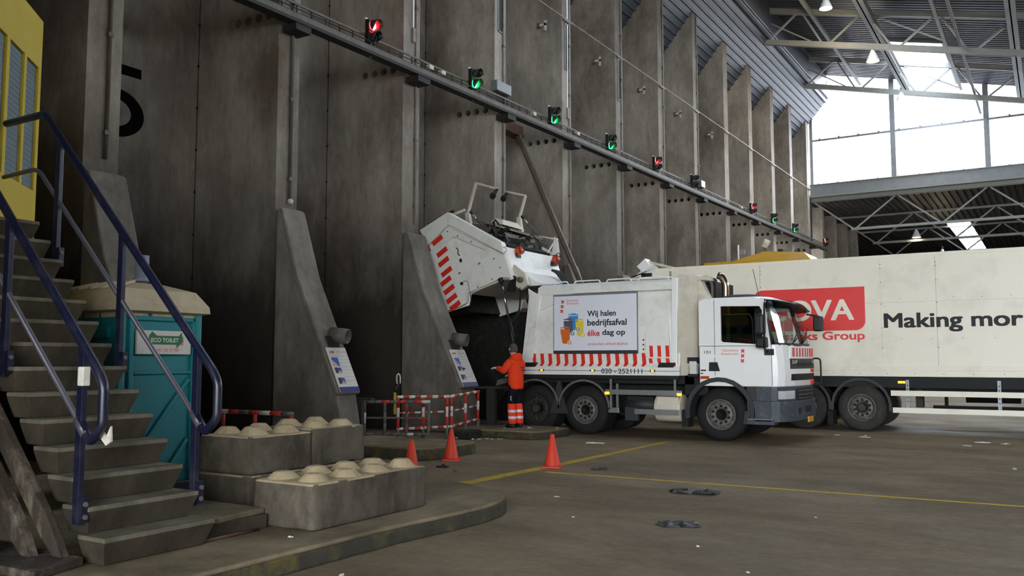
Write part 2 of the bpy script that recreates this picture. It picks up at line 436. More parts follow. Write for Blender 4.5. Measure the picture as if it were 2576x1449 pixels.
# ================================================================ SETTING
# ---- floor with procedural wear
def floor_material():
    m = bpy.data.materials.new('oily_hall_floor'); m.use_nodes = True
    N = m.node_tree.nodes; L = m.node_tree.links; b = N['Principled BSDF']
    geo = N.new('ShaderNodeNewGeometry')
    def nz(scale, st=(1, 1, 1), det=8, ro=.65):
        mp = N.new('ShaderNodeMapping'); mp.inputs['Scale'].default_value = st; L.new(geo.outputs['Position'], mp.inputs[0])
        n = N.new('ShaderNodeTexNoise'); n.inputs['Scale'].default_value = scale; n.inputs['Detail'].default_value = det; n.inputs['Roughness'].default_value = ro
        L.new(mp.outputs[0], n.inputs['Vector']); return n.outputs['Fac']
    def ramp(f, a, b_, c0, c1):
        r = N.new('ShaderNodeValToRGB'); r.color_ramp.elements[0].position = a; r.color_ramp.elements[1].position = b_
        r.color_ramp.elements[0].color = c0; r.color_ramp.elements[1].color = c1; L.new(f, r.inputs[0]); return r.outputs[0]
    base = ramp(nz(.5), .3, .7, lin('#756650'), lin('#94846a'))
    smear = ramp(nz(.8, (.6, 1.3, 1)), .42, .66, (0, 0, 0, 1), (.55, .55, .55, 1))
    mx = N.new('ShaderNodeMixRGB'); L.new(smear, mx.inputs[0]); L.new(base, mx.inputs[1]); mx.inputs[2].default_value = lin('#55493b')
    grit = ramp(nz(9, (1, 1, 1), 9, .75), .35, .7, (.8, .8, .8, 1), (1.15, 1.15, 1.15, 1))
    m2 = N.new('ShaderNodeMixRGB'); m2.blend_type = 'MULTIPLY'; m2.inputs[0].default_value = 1; L.new(mx.outputs[0], m2.inputs[1]); L.new(grit, m2.inputs[2])
    L.new(m2.outputs[0], b.inputs['Base Color'])
    L.new(ramp(nz(.6, (.8, 1.0, 1)), .35, .68, (.62,)*3 + (1,), (.9,)*3 + (1,)), b.inputs['Roughness'])
    b.inputs['Specular IOR Level'].default_value = .22
    bp = N.new('ShaderNodeBump'); bp.inputs['Strength'].default_value = .2; bp.inputs['Distance'].default_value = .01
    L.new(nz(26, (1, 1, 1), 6), bp.inputs['Height']); L.new(bp.outputs[0], b.inputs['Normal'])
    return m
M['floor'] = floor_material()
struct(MB().box(-7.5, -40, -.3, 60, 112, 0, M['floor']).build('floor'))

# ---- bunker walls: one concrete wall between every two tipping bays, pierced by four round holes near the top
WALLS = [(8.10, 8.72), (12.18, 12.76), (16.16, 16.80), (20.22, 20.81), (24.22, 24.82), (28.28, 28.89), (32.32, 32.97),
         (36.40, 37.01), (40.62, 41.24), (44.68, 45.31), (48.98, 49.61), (53.06, 53.68), (57.40, 58.03)]
HOLES = (-1.21, -.91, -.61, -.31)
def wall_mesh(y0, y1, name):
    cu = bpy.data.curves.new('outline', 'CURVE'); cu.dimensions = '2D'; cu.fill_mode = 'BOTH'; cu.extrude = (y1 - y0) / 2
    def spl(pts):
        sp = cu.splines.new('POLY'); sp.points.add(len(pts) - 1); sp.use_cyclic_u = True
        for p, q in zip(sp.points, pts): p.co = (q[0], q[1], 0, 1)
    spl([(-2.5, 0), (0, 0), (0, 17.1), (-2.5, 14.1)])
    for hx in HOLES: spl([(hx + .088*math.cos(2*PI*i/20), 8.66 + .088*math.sin(2*PI*i/20)) for i in range(20)])
    ob = bpy.data.objects.new('outline', cu); COL.objects.link(ob)
    me = bpy.data.meshes.new_from_object(ob.evaluated_get(bpy.context.evaluated_depsgraph_get()))
    bpy.data.objects.remove(ob); bpy.data.curves.remove(cu)
    me.transform(Matrix.Translation((0, (y0 + y1) / 2, 0)) @ Matrix.Rotation(PI/2, 4, 'X'))
    me.name = name; me.materials.clear(); me.materials.append(M['fin'])
    return me
M['hole'] = mat('hole_shade_joint_black', '#0d0c0b', .9, var=.2)  # black for painted hole shade and for the joint ticks
for i, (a, b) in enumerate(WALLS):
    o = bpy.data.objects.new('wall_bay_%d' % (i + 1), wall_mesh(a, b, 'bay_wall')); COL.objects.link(o); struct(o)
    mb = MB()
    for hx in HOLES: mb.lathe([(.087, 0), (.087, .05)], (hx, a + .16, 8.66), (0, 1, 0), M['hole'], 20, False)  # added black discs stand in for the darkness inside the holes
    mb.build('hole_shade_disc', o)
struct(MB().prism([(-2.85, 0), (-2.45, 0), (-2.45, 14.2), (-2.85, 13.7)], 'y', 1.5, 58.3, M['fin']).build('wall_back'))
struct(MB().box(-7.5, 58.3, 0, -7.0, 112, 12.3, M['dark_concrete']).build('wall_back_low_hall'))
struct(MB().box(-7.0, .7, 0, 7.4, 1.2, 19, M['dark_concrete']).build('wall_shade_left'))  # unseen wall, added and lengthened to keep the left bays dark
for i, (a, b) in enumerate(WALLS[:6]):
    mb = MB(); mb.box(-2.455, a - .012, 0, -2.435, a + .01, 14.1, M['dark_concrete'])
    for k in range(14): mb.box(-2.455, a - .03, 1.5 + k*.92, -2.42, a + .01, 1.55 + k*.92, M['hole'])
    struct(mb.build('trim_%d' % (i + 1)))
# ---- sloping cladding over the bays (ribs run along the hall)
mb = MB(); pr = []
L_ = 7.0 * math.hypot(1, 1.2); nrib = 36
for k in range(nrib):
    for f, d in ((0, 0), (.62, 0), (.72, .06), (.9, .06)):
        t = (k + f) / nrib; pr.append((-6 + 7.3*t + d*.77, 9.9 + 7.3*1.2*t - d*.64))
mb.loft([[(x, y, z) for (x, z) in pr] for y in (1.5, 58.3)], M['corrugated_light'], smooth=False, caps=False, closed=False)
struct(mb.build('ceiling_over_bays'))

mb = MB(); mb.box(1.12, 1.5, 18.3, 1.18, 58.3, 20.25, M['corrugated']); mb.prism([(-.6, 16.4), (1.2, 18.54), (1.2, 20.6), (-.6, 20.6)], 'y', 58.3, 58.34, M['corrugated']); struct(mb.build('wall_upper_fascia'))
# ---- corrugated roof falling away from the bunker, with skylight openings, real and added
RZ = lambda x: 20.45 - .234 * x
def deck(mb, x0, x1, y0, y1, m, zf, per=.33, h=.09):
    n = max(1, round((y1 - y0) / per)); ys = []
    for k in range(n):
        for f, d in ((0, 0), (.45, 0), (.55, h), (.9, h)): ys.append((y0 + (k + f) * (y1 - y0) / n, d))
    ys.append((y1, 0))
    mb.loft([[(x, y, zf(x) + d) for (y, d) in ys] for x in (x0, x1)], m, smooth=False, caps=False, closed=False)
SKY = [(16.0, 24.2), (33.0, 41.2), (50.2, 58.2)]  # only the last is in view; the nearer ones are added to light the hall
mb = MB(); yy = -16.0
for (a, b) in SKY + [(58.4, 58.4)]:
    deck(mb, -.6, 32, yy, a, M['corrugated'], RZ)
    if b > a:
        deck(mb, -.6, 5.75, a, b, M['corrugated'], RZ); deck(mb, 8.75, 32, a, b, M['corrugated'], RZ)
    yy = b
struct(mb.build('ceiling'))
for i, (a, b) in enumerate(SKY):
    g = MB().hexa([(5.7, a, RZ(5.7) + .1), (8.8, a, RZ(8.8) + .1), (8.8, b, RZ(8.8) + .1), (5.7, b, RZ(5.7) + .1),
                   (5.7, a, RZ(5.7) + .12), (8.8, a, RZ(8.8) + .12), (8.8, b, RZ(8.8) + .12), (5.7, b, RZ(5.7) + .12)], M['glass_sky']).build('window_%d' % (i + 2))
    struct(g)
    fr = MB()
    for x in (5.72, 8.78): fr.beam((x, a, RZ(x)), (x, b, RZ(x)), .1, .25, M['steel'])
    for y in (a, b): fr.beam((5.72, y, RZ(5.72)), (8.78, y, RZ(8.78)), .1, .25, M['steel'])
    fr.build('window_frame', g)

# ---- long beams and ties under the roof
for i, (x, z, w, h, y0, y1, m) in enumerate([(.75, 18.55, .35, .55, -10, 58.2, 'roof_steel'), (6.05, 18.35, .4, .45, -10, 58.2, 'roof_steel'), (12.1, 16.95, .4, .45, -10, 58.2, 'roof_steel'),
                               (9.97, 16.3, .12, .12, -10, 58.2, 'roof_steel'), (3.3, 19.2, .16, .2, -10, 58.2, 'roof_steel'), (9.0, 17.95, .16, .2, -10, 58.2, 'roof_steel')]):
    mb = MB(); t = .03
    if w > .2:
        mb.box(x - w/2, y0, z - h/2, x + w/2, y1, z - h/2 + .05, M[m]); mb.box(x - w/2, y0, z + h/2 - .05, x + w/2, y1, z + h/2, M[m]); mb.box(x - t, y0, z - h/2, x + t, y1, z + h/2, M[m])
    else: mb.box(x - w/2, y0, z - h/2, x + w/2, y1, z + h/2, M[m])
    struct(mb.build('trim_%d' % (20 + i)))

# ---- gable glazing at the far end of the high hall
GY = 58.35
pane = MB().add([(.05, GY, 12.95), (31, GY, 12.95), (31, GY, RZ(31)), (.05, GY, RZ(.05))], [(0, 1, 2, 3)], M['glass_sky']).build('window_1')
struct(pane)
fr = MB()
for x in (.12, 5.08, 10.25, 15.4, 20.6, 25.8): fr.beam((x, GY, 12.9), (x, GY, RZ(x)), .3 if x > .2 else .2, .22, M['steel'], up=(0, 1, 0))
fr.build('mullion', pane)
rr = MB(); rr.box(.05, GY - .05, 15.86, 31, GY + .05, 15.98, M['steel'])
for k in range(24): rr.box(.6 + k*1.2, GY - .09, 15.84, .72 + k*1.2, GY - .03, 16.04, M['steel'])
rr.build('glazing_rail', pane)
sb = MB(); sb.box(0, GY + .0, 11.9, 31, GY + .16, 12.3, M['roof_steel']); sb.box(0, GY - .25, 12.2, 31, GY - .15, 12.95, M['steel']); sb.box(0, GY - .4, 12.12, 31, GY + .1, 12.22, M['roof_steel']); sb.box(0, GY - .35, 12.92, 31, GY + .1, 12.98, M['steel'])
for k in range(26): sb.box(.5 + k*1.2, GY - .27, 12.9, .58 + k*1.2, GY - .14, 13.04, M['steel'])
sb.build('window_sill', pane)

# ---- lower hall beyond the gable
mb = MB()
def deck_y(mb, x0, x1, y0, y1, m, z):
    n = round((x1 - x0) / .4); xs = []
    for k in range(n):
        for f, d in ((0, 0), (.45, 0), (.55, .1), (.9, .1)): xs.append((x0 + (k + f) * (x1 - x0) / n, d))
    xs.append((x1, 0))
    mb.loft([[(x, y, z + d) for (x, d) in xs] for y in (y0, y1)], m, smooth=False, caps=False, closed=False)
for (x0, x1, y0, y1) in ((-7, 32, 58.5, 74), (-7, 6.5, 74, 97), (8.1, 32, 74, 97), (-7, 32, 97, 110)): deck_y(mb, x0, x1, y0, y1, M['corrugated'], 12.05)
struct(mb.build('ceiling_low_hall'))
g = MB().box(6.4, 74, 12.2, 8.2, 97, 12.22, M['glass_sky']).build('window_6'); struct(g)
fr = MB()
for k in range(8): fr.beam((6.5, 74 + k*3.2, 12.1), (8.1, 74 + k*3.2, 12.1), .12, .12, M['roof_steel'])
fr.build('window_frame', g)
struct(MB().box(-7, 109.5, 0, 32, 110, 12.3, M['dark_concrete']).build('wall_far'))
struct(MB().box(32, 58.5, 0, 32.5, 110, 12.3, M['dark_concrete']).build('wall_low_hall'))
struct(MB().box(-7, 58.03, 9.0, 0, 58.5, 12.3, M['dark_concrete']).build('wall_gable'))
for (a, b) in ((61.5, 62.1), (65.6, 66.2), (69.7, 70.3), (73.8, 74.4)):
    struct(MB().box(-7, a, 0, 0, b, 12.05, M['fin']).build('wall_bay_%d' % (14 + int((a - 61.5) / 4))))
mb = MB(); mb.box(32, -16, 0, 32.4, 58.4, 10.0, M['corrugated']); mb.box(32, -16, 9.9, 32.4, 20, 13.2, M['corrugated'])
for k in range(10): mb.box(32.05, -16 + k*8.2, 9.9, 32.35, -15.7 + k*8.2, 13.2, M['steel'])
struct(mb.build('wall_right'))
struct(MB().box(32.2, 20, 8.6, 32.22, 58.4, 13.2, M['glass_sky']).build('window_7'))  # unseen glazing band, added to bring light onto the wall edges
mb = MB(); mb.box(-7, -16.4, 0, 9, -16, 18.5, M['corrugated']); mb.box(9, -16.4, 9.5, 32, -16, 18.5, M['corrugated'])
struct(mb.build('wall_front'))

# ---- raised curbs and islands
pl = [(2.0, 1.8), (8.02, 1.8), (8.03, 4.2), (8.05, 6.2), (8.13, 7.0), (8.15, 7.5), (8.11, 7.82), (8.02, 8.06), (7.88, 8.28), (7.7, 8.44), (7.5, 8.56), (7.05, 8.72), (2.0, 8.85)]
mb = MB(); mb.prism(pl, 'z', 0, .135, M['moss']); mb.prism([(7.06 + (x - 7.06) * .994, 5 + (y - 5) * .994) if x > 2.1 else (x, y) for x, y in pl], 'z', .13, .17, M['ledge'])
struct(mb.build('curb_platform', bevel=.02))
def island(name, x0, x1, y0, y1, h):
    p = [(x0, y0), (x1 - .25, y0), (x1 - .06, y0 + .12), (x1, y0 + .4), (x1, y1 - .4), (x1 - .06, y1 - .1), (x1 - .25, y1), (x0, y1)]
    mb = MB(); mb.prism(p, 'z', 0, h - .03, M['moss']); mb.prism([(x + (.0 if x < x1 - 1 else -.02), y) for x, y in p], 'z', h - .035, h, M['ledge'])
    return struct(mb.build(name, bevel=.025))
island('curb_island_near', 1.96, 4.44, 11.35, 12.95, .2)
island('curb_island_far', 1.96, 4.15, 15.5, 17.05, .17)

# ---- painted lines on the floor
mb = MB(); mb.hexa([(6.25, 9.5, 0), (6.45, 9.5, 0), (6.52, 12.0, 0), (6.32, 12.0, 0), (6.25, 9.5, .004), (6.45, 9.5, .004), (6.52, 12.0, .004), (6.32, 12.0, .004)], M['road_yellow'])
mb.hexa([(6.34, 12.0, 0), (6.52, 12.0, 0), (6.5, 16.6, 0), (6.38, 16.6, 0), (6.34, 12.0, .004), (6.52, 12.0, .004), (6.5, 16.6, .004), (6.38, 16.6, .004)], M['road_yellow'])
struct(mb.build('floor_marking'))
mb = MB(); mb.hexa([(6.7, 11.23, 0), (20, 11.6, 0), (20, 11.66, 0), (6.7, 11.29, 0), (6.7, 11.23, .004), (20, 11.6, .004), (20, 11.66, .004), (6.7, 11.29, .004)], M['road_yellow'])
struct(mb.build('floor_marking_cross'))
# ================================================================ THINGS ON THE BUNKER WALL
BUT = [(0.02, 4.62), (.15, 4.62), (.6, 3.25), (1.7, 1.0), (1.92, 0), (0.02, 0)]
BLAB = {0: 'sloping concrete buttress behind the portable toilet, below the wall with the long grey pipe',
        1: 'sloping concrete buttress with a white instruction board, left of the red and white barriers',
        2: 'sloping concrete buttress with a white instruction board, beside the raised rear of the garbage truck',
        3: 'sloping concrete buttress mostly hidden behind the garbage truck body',
        4: 'sloping concrete buttress at the foot of the long leaning steel channel',
        5: 'sloping concrete buttress of which only the top shows left of the white tail lift'}
for i in range(6):
    a, b = WALLS[i]; mb = MB()
    mb.prism(BUT, 'y', a + .02, b - .02, M['buttress'])
    mb.prism([(.14, 4.66), (.24, 4.6), (.69, 3.25), (1.79, 1.0), (1.7, .96), (.58, 3.2)], 'y', a - .03, b + .01, M['buttress'])
    tag(mb.build('concrete_buttress', bevel=.03), BLAB[i], 'buttress', 'buttresses at the feet of the bay walls')

# ---- pipes on the front edges of the walls
PL = ['thin pipe running down the wall edge left of the painted number', 'thin pipe ending in a white ball above the first buttress', 'thin rusty pipe down the wall edge left of the raised garbage truck',
      'thin pipe down the wall edge beside the grey junction box', 'thin pipe down the wall edge behind the leaning steel channel', 'thin pipe on the sixth wall edge from the left',
      'thin pipe on the wall edge under the nearer far red light', 'thin pipe on the wall edge under the unlit traffic light']
for i in range(8):
    a, b = WALLS[i]; y = a + (b - a) * (.6 if i < 2 else .72); z0 = (4.9, 4.85, 4.9, 5.2, 4.8, 4.8, 4.8, 4.8)[i]; zt = 17.0
    mb = MB(); mb.tube([(.03, y, z0), (.03, y, zt)], .026 if i > 1 else .035, M['pipe'] if i > 1 else M['gantry'], 8)
    o = mb.build('wall_pipe'); tag(o, PL[i], 'pipe', 'pipes down the wall edges')
    cl = MB()
    for k in range(7): cl.box(0, y - .045, z0 + .4 + k*1.65, .065, y + .045, z0 + .47 + k*1.65, M['gantry'])
    cl.build('pipe_clip', o)
    if i == 1: MB().sphere((.06, y, z0 - .03), .06, M['white_worn']).build('pipe_end_ball', o)

for i, lab in ((2, 'white upper strip on the wall edge above the nearest red light'), (4, 'white upper strip on the wall edge right of the second green light')):
    a, b = WALLS[i]; y = a + (b - a)*.55  # thin white upright strips with a small grey box at the foot
    mb = MB(); mb.box(0.003, y - .02, 9.7, .03, y + .02, 12.5, M['white_clean']); mb.box(0.003, y - .02, 12.7, .03, y + .02, 17, M['white_clean']); mb.box(.003, y - .05, 9.4, .06, y + .05, 9.75, M['pipe'])
    tag(mb.build('white_strip'), lab, 'pipe', 'white strips high on the wall edges')
# ---- concrete haunch strip on each wall edge below the gantry
# ---- instruction boards and round lamps on the two near buttresses
def slope_pt(z, y, off):           # point on the buttress face
    t = (3.25 - z) / 2.25; x = .69 + 1.1 * t
    return Vector((x + off * .897, y, z + off * .44))
SU = Vector((0, 1, 0)); SV = (slope_pt(2, 0, 0) - slope_pt(1, 0, 0)).normalized(); SN = SU.cross(SV)
def board(i, lab, smudge):
    a, b = WALLS[i]; y0, y1 = a + .02, b - .03; w = y1 - y0
    o0 = slope_pt(1.02, y0, .012); h = .92
    r = root('instruction_board', tuple(o0), lab, 'sign', 'instruction boards on the buttresses')
    mb = MB(); plate(mb, [(0, 0), (w, 0), (w, h), (0, h)], o0, SU, SV, M['sign_white'], t=.02); mb.build('board_panel', r)
    mb = MB(); plate(mb, [(0, 0), (w, 0), (w, .1), (0, .1)], o0 + SN*.021, SU, SV, M['navy_band'], t=.002); mb.build('blue_band', r)
    mb = MB(); lettering(mb, 'a', o0 + SN*.023 + SU*.05 + SV*.8, SU, SV, .045, .045, M['ink_red'], .02)
    lettering(mb, 'e', o0 + SN*.023 + SU*.095 + SV*.8, SU, SV, .04, .045, M['ink_red'], .02); lettering(mb, 'b', o0 + SN*.023 + SU*.137 + SV*.8, SU, SV, .04, .06, M['ink'], .02); mb.build('logo', r)
    mb = MB(); lettering(mb, 'Stort veilig', o0 + SN*.023 + SU*(.27*w/.55) + SV*.79, SU, SV, .24, .07, M['grey_ink'], .01); mb.build('title', r)
    mb = MB()
    for (q, n, ww) in ((.735, 1, .5), (.66, 1, .3), (.6, 1, .24), (.51, 1, .32), (.45, 1, .24), (.3, 1, .3), (.235, 1, .3), (.21, 1, .16), (.13, 1, .06)):
        x0 = .02 if ww == .5 else .24
        plate(mb, [(0, 0), (min(ww, w - x0 - .02), 0), (min(ww, w - x0 - .02), .007), (0, .007)], o0 + SN*.022 + SU*x0 + SV*q, SU, SV, M['grey_ink'], t=.001)
    mb.build('text_lines', r)
    for (q, hh, ml, mr_) in ((.53, .18, 'blue', 'blue'), (.38, .12, 'photo_dark', 'blue'), (.16, .13, 'photo_dark', 'blue')):
        mb = MB(); pw = .18
        plate(mb, [(0, 0), (pw, 0), (pw, hh), (0, hh)], o0 + SN*.022 + SU*.045 + SV*q, SU, SV, M[mr_], t=.001)
        if ml != 'blue': plate(mb, [(0, .02), (pw*.55, .02), (pw*.5, hh), (0, hh)], o0 + SN*.0235 + SU*.045 + SV*q, SU, SV, M[ml], t=.001)
        plate(mb, [(0, 0), (pw*.75, 0), (pw*.45, hh*.35), (.0, hh*.75)] if ml == 'blue' else [(pw*.2, 0), (pw, 0), (pw*.9, hh*.25), (pw*.6, hh*.5), (pw*.45, hh*.2)], o0 + SN*.025 + SU*.045 + SV*q, SU, SV, M['photo_sand'], t=.001)
        mb.build('picture', r)
    if smudge:
        mb = MB(); plate(mb, [(.0, .05), (.03, 0), (.05, .05), (.1, .03), (.12, .08), (.06, .1), (.03, .085)], o0 + SN*.027 + SU*.2 + SV*.37, SU, SV, M['photo_dark'], t=.001); mb.build('dirt_splash', r)
    q = slope_pt(2.06, (y0 + y1)/2, .1)
    lamp = root('pipe_lamp', tuple(q), 'round dark lamp barrel jutting out just above the %s instruction board' % ('left' if i == 1 else 'right'), 'lamp', 'lamp barrels on the buttresses')
    mb = MB(); d = Vector((.93, .28, -.12)).normalized(); st = q - d*.1 + Vector((0, .05, 0))
    mb.lathe([(.145, 0), (.145, .36), (.125, .36), (.125, .12)], st, d, M['gantry'], 24); mb.build('barrel', lamp)
    mb = MB(); mb.disc(st + d*.13, d, .12, .02, M['lens_dark']); mb.build('lens', lamp)
    mb = MB(); mb.box(q.x - .12, q.y - .14, q.z - .3, q.x + .02, q.y + .14, q.z - .02, M['gantry_dark']); mb.build('bracket', lamp)
board(1, 'white instruction board on the left buttress, nearer the concrete blocks', False)
board(2, 'white instruction board with a dark splash on the buttress beside the open truck', True)

# ---- cable gantry along the walls
GX = .3
gz = lambda y: 8.29 + .011 * y
r = root('cable_gantry', (GX, 2.0, gz(2)), 'long dark steel cable gantry carrying the traffic lights along the wall', 'gantry')
Y0, Y1 = 2.0, 61.0
mb = MB()
mb.hexa([(GX-.12, Y0, gz(Y0)-.02), (GX+.12, Y0, gz(Y0)-.02), (GX+.12, Y1, gz(Y1)-.02), (GX-.12, Y1, gz(Y1)-.02), (GX-.12, Y0, gz(Y0)+.05), (GX+.12, Y0, gz(Y0)+.05), (GX+.12, Y1, gz(Y1)+.05), (GX-.12, Y1, gz(Y1)+.05)], M['gantry_dark'])
mb.build('bottom_flange', r)
mb = MB(); mb.hexa([(GX+.02, Y0, gz(Y0)+.05), (GX+.06, Y0, gz(Y0)+.05), (GX+.06, Y1, gz(Y1)+.05), (GX+.02, Y1, gz(Y1)+.05), (GX+.02, Y0, gz(Y0)+.19), (GX+.06, Y0, gz(Y0)+.19), (GX+.06, Y1, gz(Y1)+.19), (GX+.02, Y1, gz(Y1)+.19)], M['gantry'])
mb.build('side_plate', r)
mb = MB()
for x, dz in ((GX - .14, .48), (GX - .13, .24)): mb.beam((x, Y0, gz(Y0)+dz), (x, Y1, gz(Y1)+dz), .03, .05, M['gantry'])
mb.beam((GX, Y0, gz(Y0)+.2), (GX, Y1, gz(Y1)+.2), .1, .02, M['gantry_dark'])
y = Y0
while y < Y1: mb.beam((GX - .14, y, gz(y)+.48), (GX - .13, y, gz(y)+.24), .03, .02, M['gantry_dark']); y += .42
mb.build('cable_tray', r)
mb = MB()
for k in range(2): mb.tube([(GX + .02 - k*.03, Y0 + j*2.95, gz(Y0 + j*2.95) + .3 + k*.02 + .008*math.sin(j*2.1 + k)) for j in range(21)], .011, M['cable'], 6)
mb.build('cables', r)
for i, (a, b) in enumerate(WALLS):
    MB().box(.005, a + .08, gz(a) - .16, GX + .1, b - .08, gz(a) - .02, M['gantry_dark']).build('bracket', r)
for yy in (16.75, 17.25, 21.8, 24.6, 42.0): MB().box(GX - .06, yy, gz(yy)+.28, GX + .06, yy + .16, gz(yy)+.38, M['white_worn']).build('cable_clamp', r)

# ---- traffic lights on the gantry
TL = [(14.66, 'red', 'traffic light showing red, nearest of the row, above the first row of round holes'), (18.75, 'green', 'traffic light showing green, left of the grey junction box'),
      (23.05, 'green', 'traffic light showing green above the top of the leaning steel channel'), (27.1, 'green', 'traffic light showing green, third green light from the left'),
      (31.25, 'red', 'traffic light showing red between a green light and the unlit one'), (35.42, 'off', 'unlit traffic light with a pale box behind it'),
      (43.95, 'red', 'traffic light showing bright red directly above the yellow machine'), (47.9, 'green', 'far traffic light showing green, nearer of the last two green ones'),
      (52.5, 'green', 'farthest traffic light showing green'), (60.7, 'orange', 'tiny far traffic light showing orange red at the end of the gantry')]
def traffic_light(y, state, lab):
    z = gz(y) + .25
    r = root('traffic_light', (GX, y, z), lab, 'traffic light', 'traffic lights along the gantry')
    MB().box(GX - .1, y - .13, z + .03, GX + .02, y + .13, z + .3, M['black']).box(GX - .1, y - .13, z + .305, GX + .02, y + .13, z + .57, M['black']).build('housing', r, bevel=.02)
    mb = MB(); mb.box(GX - .05, y - .02, z - .3, GX - .01, y + .02, z + .05, M['gantry']); mb.box(GX - .09, y - .16, z + .56, GX - .05, y + .16, z + .6, M['white_worn']); mb.build('mounting_post', r)
    for (zz, nm, on) in ((z + .435, 'red', state in ('red', 'orange')), (z + .165, 'green', state == 'green')):
        mb = MB(); m = M['lamp_red_orange' if state == 'orange' else 'lamp_red'] if (on and nm == 'red') else M['lamp_green'] if on else M['lens_dark']
        mb.lathe([(.105, 0), (.09, .03), (.05, .05), (.0, .055)], (GX + .02, y, zz), (1, 0, 0), m, 20)
        mb.build('lens', r, label='lit %s lens' % nm if on else 'dark lens')
        mb = MB(); vs = []; n = 16                 # visor: open tube, cut away underneath towards the front
        for t, ln in ((0, .02), (1, .21)):
            for rr in (.12, .112):
                for k in range(n + 1):
                    an = math.radians(-35 + 190 * k / n) if t else math.radians(-75 + 330 * k / n)
                    x = GX + .02 + (ln - (.06 if math.sin(an) < -.3 and t else 0))
                    vs.append((x, y + rr * math.cos(an), zz + rr * math.sin(an)))
        m_ = n + 1; fs = []
        for k in range(n):
            fs += [(k, k+1, 2*m_+k+1, 2*m_+k), (m_+k, 3*m_+k, 3*m_+k+1, m_+k+1), (2*m_+k, 2*m_+k+1, 3*m_+k+1, 3*m_+k)]
        mb.add(vs, fs, M['black'], True); mb.build('visor', r)
for t in TL: traffic_light(*t)
r = root('lamp_box', (.35, 36.05, gz(36) + .5), 'pale box lamp on the gantry just right of the unlit traffic light', 'lamp')
MB().box(.2, 35.85, gz(36) + .36, .5, 36.35, gz(36) + .66, M['steel']).build('box_body', r, bevel=.02)
MB().box(.25, 36.0, gz(36) + .02, .3, 36.1, gz(36) + .38, M['gantry']).build('bracket', r)

# ---- junction box hanging on the fourth wall edge
r = root('junction_box', (.1, 20.4, 9.2), 'grey junction box with dangling cables on the wall edge above the gantry', 'electrical box')
MB().box(.01, 20.02, 9.12, .22, 20.78, 9.42, M['steel']).build('box_body', r, bevel=.02)
mb = MB()
for k in range(9):
    yk = 20.12 + k*.07
    mb.tube([(.12, yk, 9.13), (.14, yk, 8.95), (.16, yk + random.uniform(-.03, .03), 8.62)], .01, M['cable'], 5)
mb.build('cables', r)
mb = MB()
for k in range(3): mb.tube(bend([(.04, 20.84, 9.3), (.05, 20.95 + k*.05, 9.6), (.04, 20.9, 9.95), (.03, 20.82, 10.1)], .2), .012, M['gantry'], 5)
mb.build('loose_wires', r)

# ---- thin service pipe strung across the wall edges with small sensors
mb = MB(); mb.beam((.06, 10, 12.66), (.06, 58, 12.66), .02, .03, M['pipe'])
for (a, b) in WALLS[1:]: mb.box(-.01, a + .05, 12.6, .06, b - .02, 12.64, M['pipe'])
tag(mb.build('service_pipe'), 'thin grey service pipe strung high across all the wall edges', 'pipe')
for i, yy in enumerate((24.2, 28.25, 32.3, 36.35, 40.6)):
    mb = MB(); z = 12.55; mb.box(-.85, yy - .07, z - .05, -.55, yy, z + .02, M['white_worn']); mb.box(-.62, yy - .07, z - .22, -.55, yy, z + .12, M['white_worn']); mb.box(-.87, yy - .1, z - .1, -.78, yy, z + .06, M['gantry'])
    tag(mb.build('wall_bracket'), 'small pale bracket high on the wall face, %s of five from the left' % ('first', 'second', 'third', 'fourth', 'fifth')[i], 'bracket', 'small brackets high on the walls')
for i, (a, b) in enumerate(WALLS[3:6]):
    mb = MB(); zb = (10.95, 11.0, 11.05)[i]
    for (ya, yb, za, zc) in ((a + .16, b - .12, zb, zb + .03), (a + .16, b - .12, zb + 1.5, zb + 1.53), (a + .16, a + .19, zb, zb + 1.53), (b - .15, b - .12, zb, zb + 1.53)): mb.box(.003, ya, za, .03, yb, zc, M['steel'])
    mb.box(.003, a + .18, zb + .02, .015, b - .14, zb + 1.51, M['gantry_dark'])
    tag(mb.build('steel_hatch'), 'narrow dark hatch high on the %s wall edge' % ('fourth', 'fifth', 'sixth')[i], 'hatch', 'hatches high on the wall edges')

# ---- painted number on the second wall
NX = -2.444; mb = MB()
mb.box(-2.4495, 9.75, 7.29, NX, 10.8, 7.49, M['number']); mb.box(-2.4495, 9.75, 6.83, NX, 9.98, 7.29, M['number'])
A_ = [math.radians(-150 + 292*k/40) for k in range(41)]
mb.prism([(10.22 + .67*math.cos(a), 6.5 + .49*math.sin(a)) for a in A_] + [(10.22 + .38*math.cos(a), 6.5 + .28*math.sin(a)) for a in reversed(A_)], 'x', -2.4495, NX, M['number'])
tag(mb.build('painted_number'), 'big black number 5 painted on the back wall of a bay, half hidden', 'painted number')

# ---- long steel channel leaning in the bay behind the truck, and the rusty cross beam over it
a = Vector((-1.35, 23.75, 8.85)); b = Vector((2.66, 23.75, .08))
mb = MB(); mb.beam(a, b, .03, .13, M['rail_brown'], up=(1, 0, 0)); mb.beam(a + Vector((.06, -.03, .03)), b + Vector((.06, -.03, .03)), .08, .02, M['rail_brown'], up=(1, 0, 0)); mb.beam(a + Vector((-.06, -.03, -.03)), b + Vector((-.06, -.03, -.03)), .08, .02, M['rust'], up=(1, 0, 0))
tag(mb.build('steel_channel'), 'long brown steel channel leaning diagonally in the bay behind the garbage truck', 'steel channel')
mb = MB(); mb.box(-1.75, 20.82, 8.95, -1.45, 24.2, 9.25, M['rust']); mb.box(-1.8, 20.82, 8.9, -1.4, 24.2, 8.97, M['rust'])
tag(mb.build('cross_beam'), 'rusty cross beam high between two walls at the top of the steel channel', 'beam')
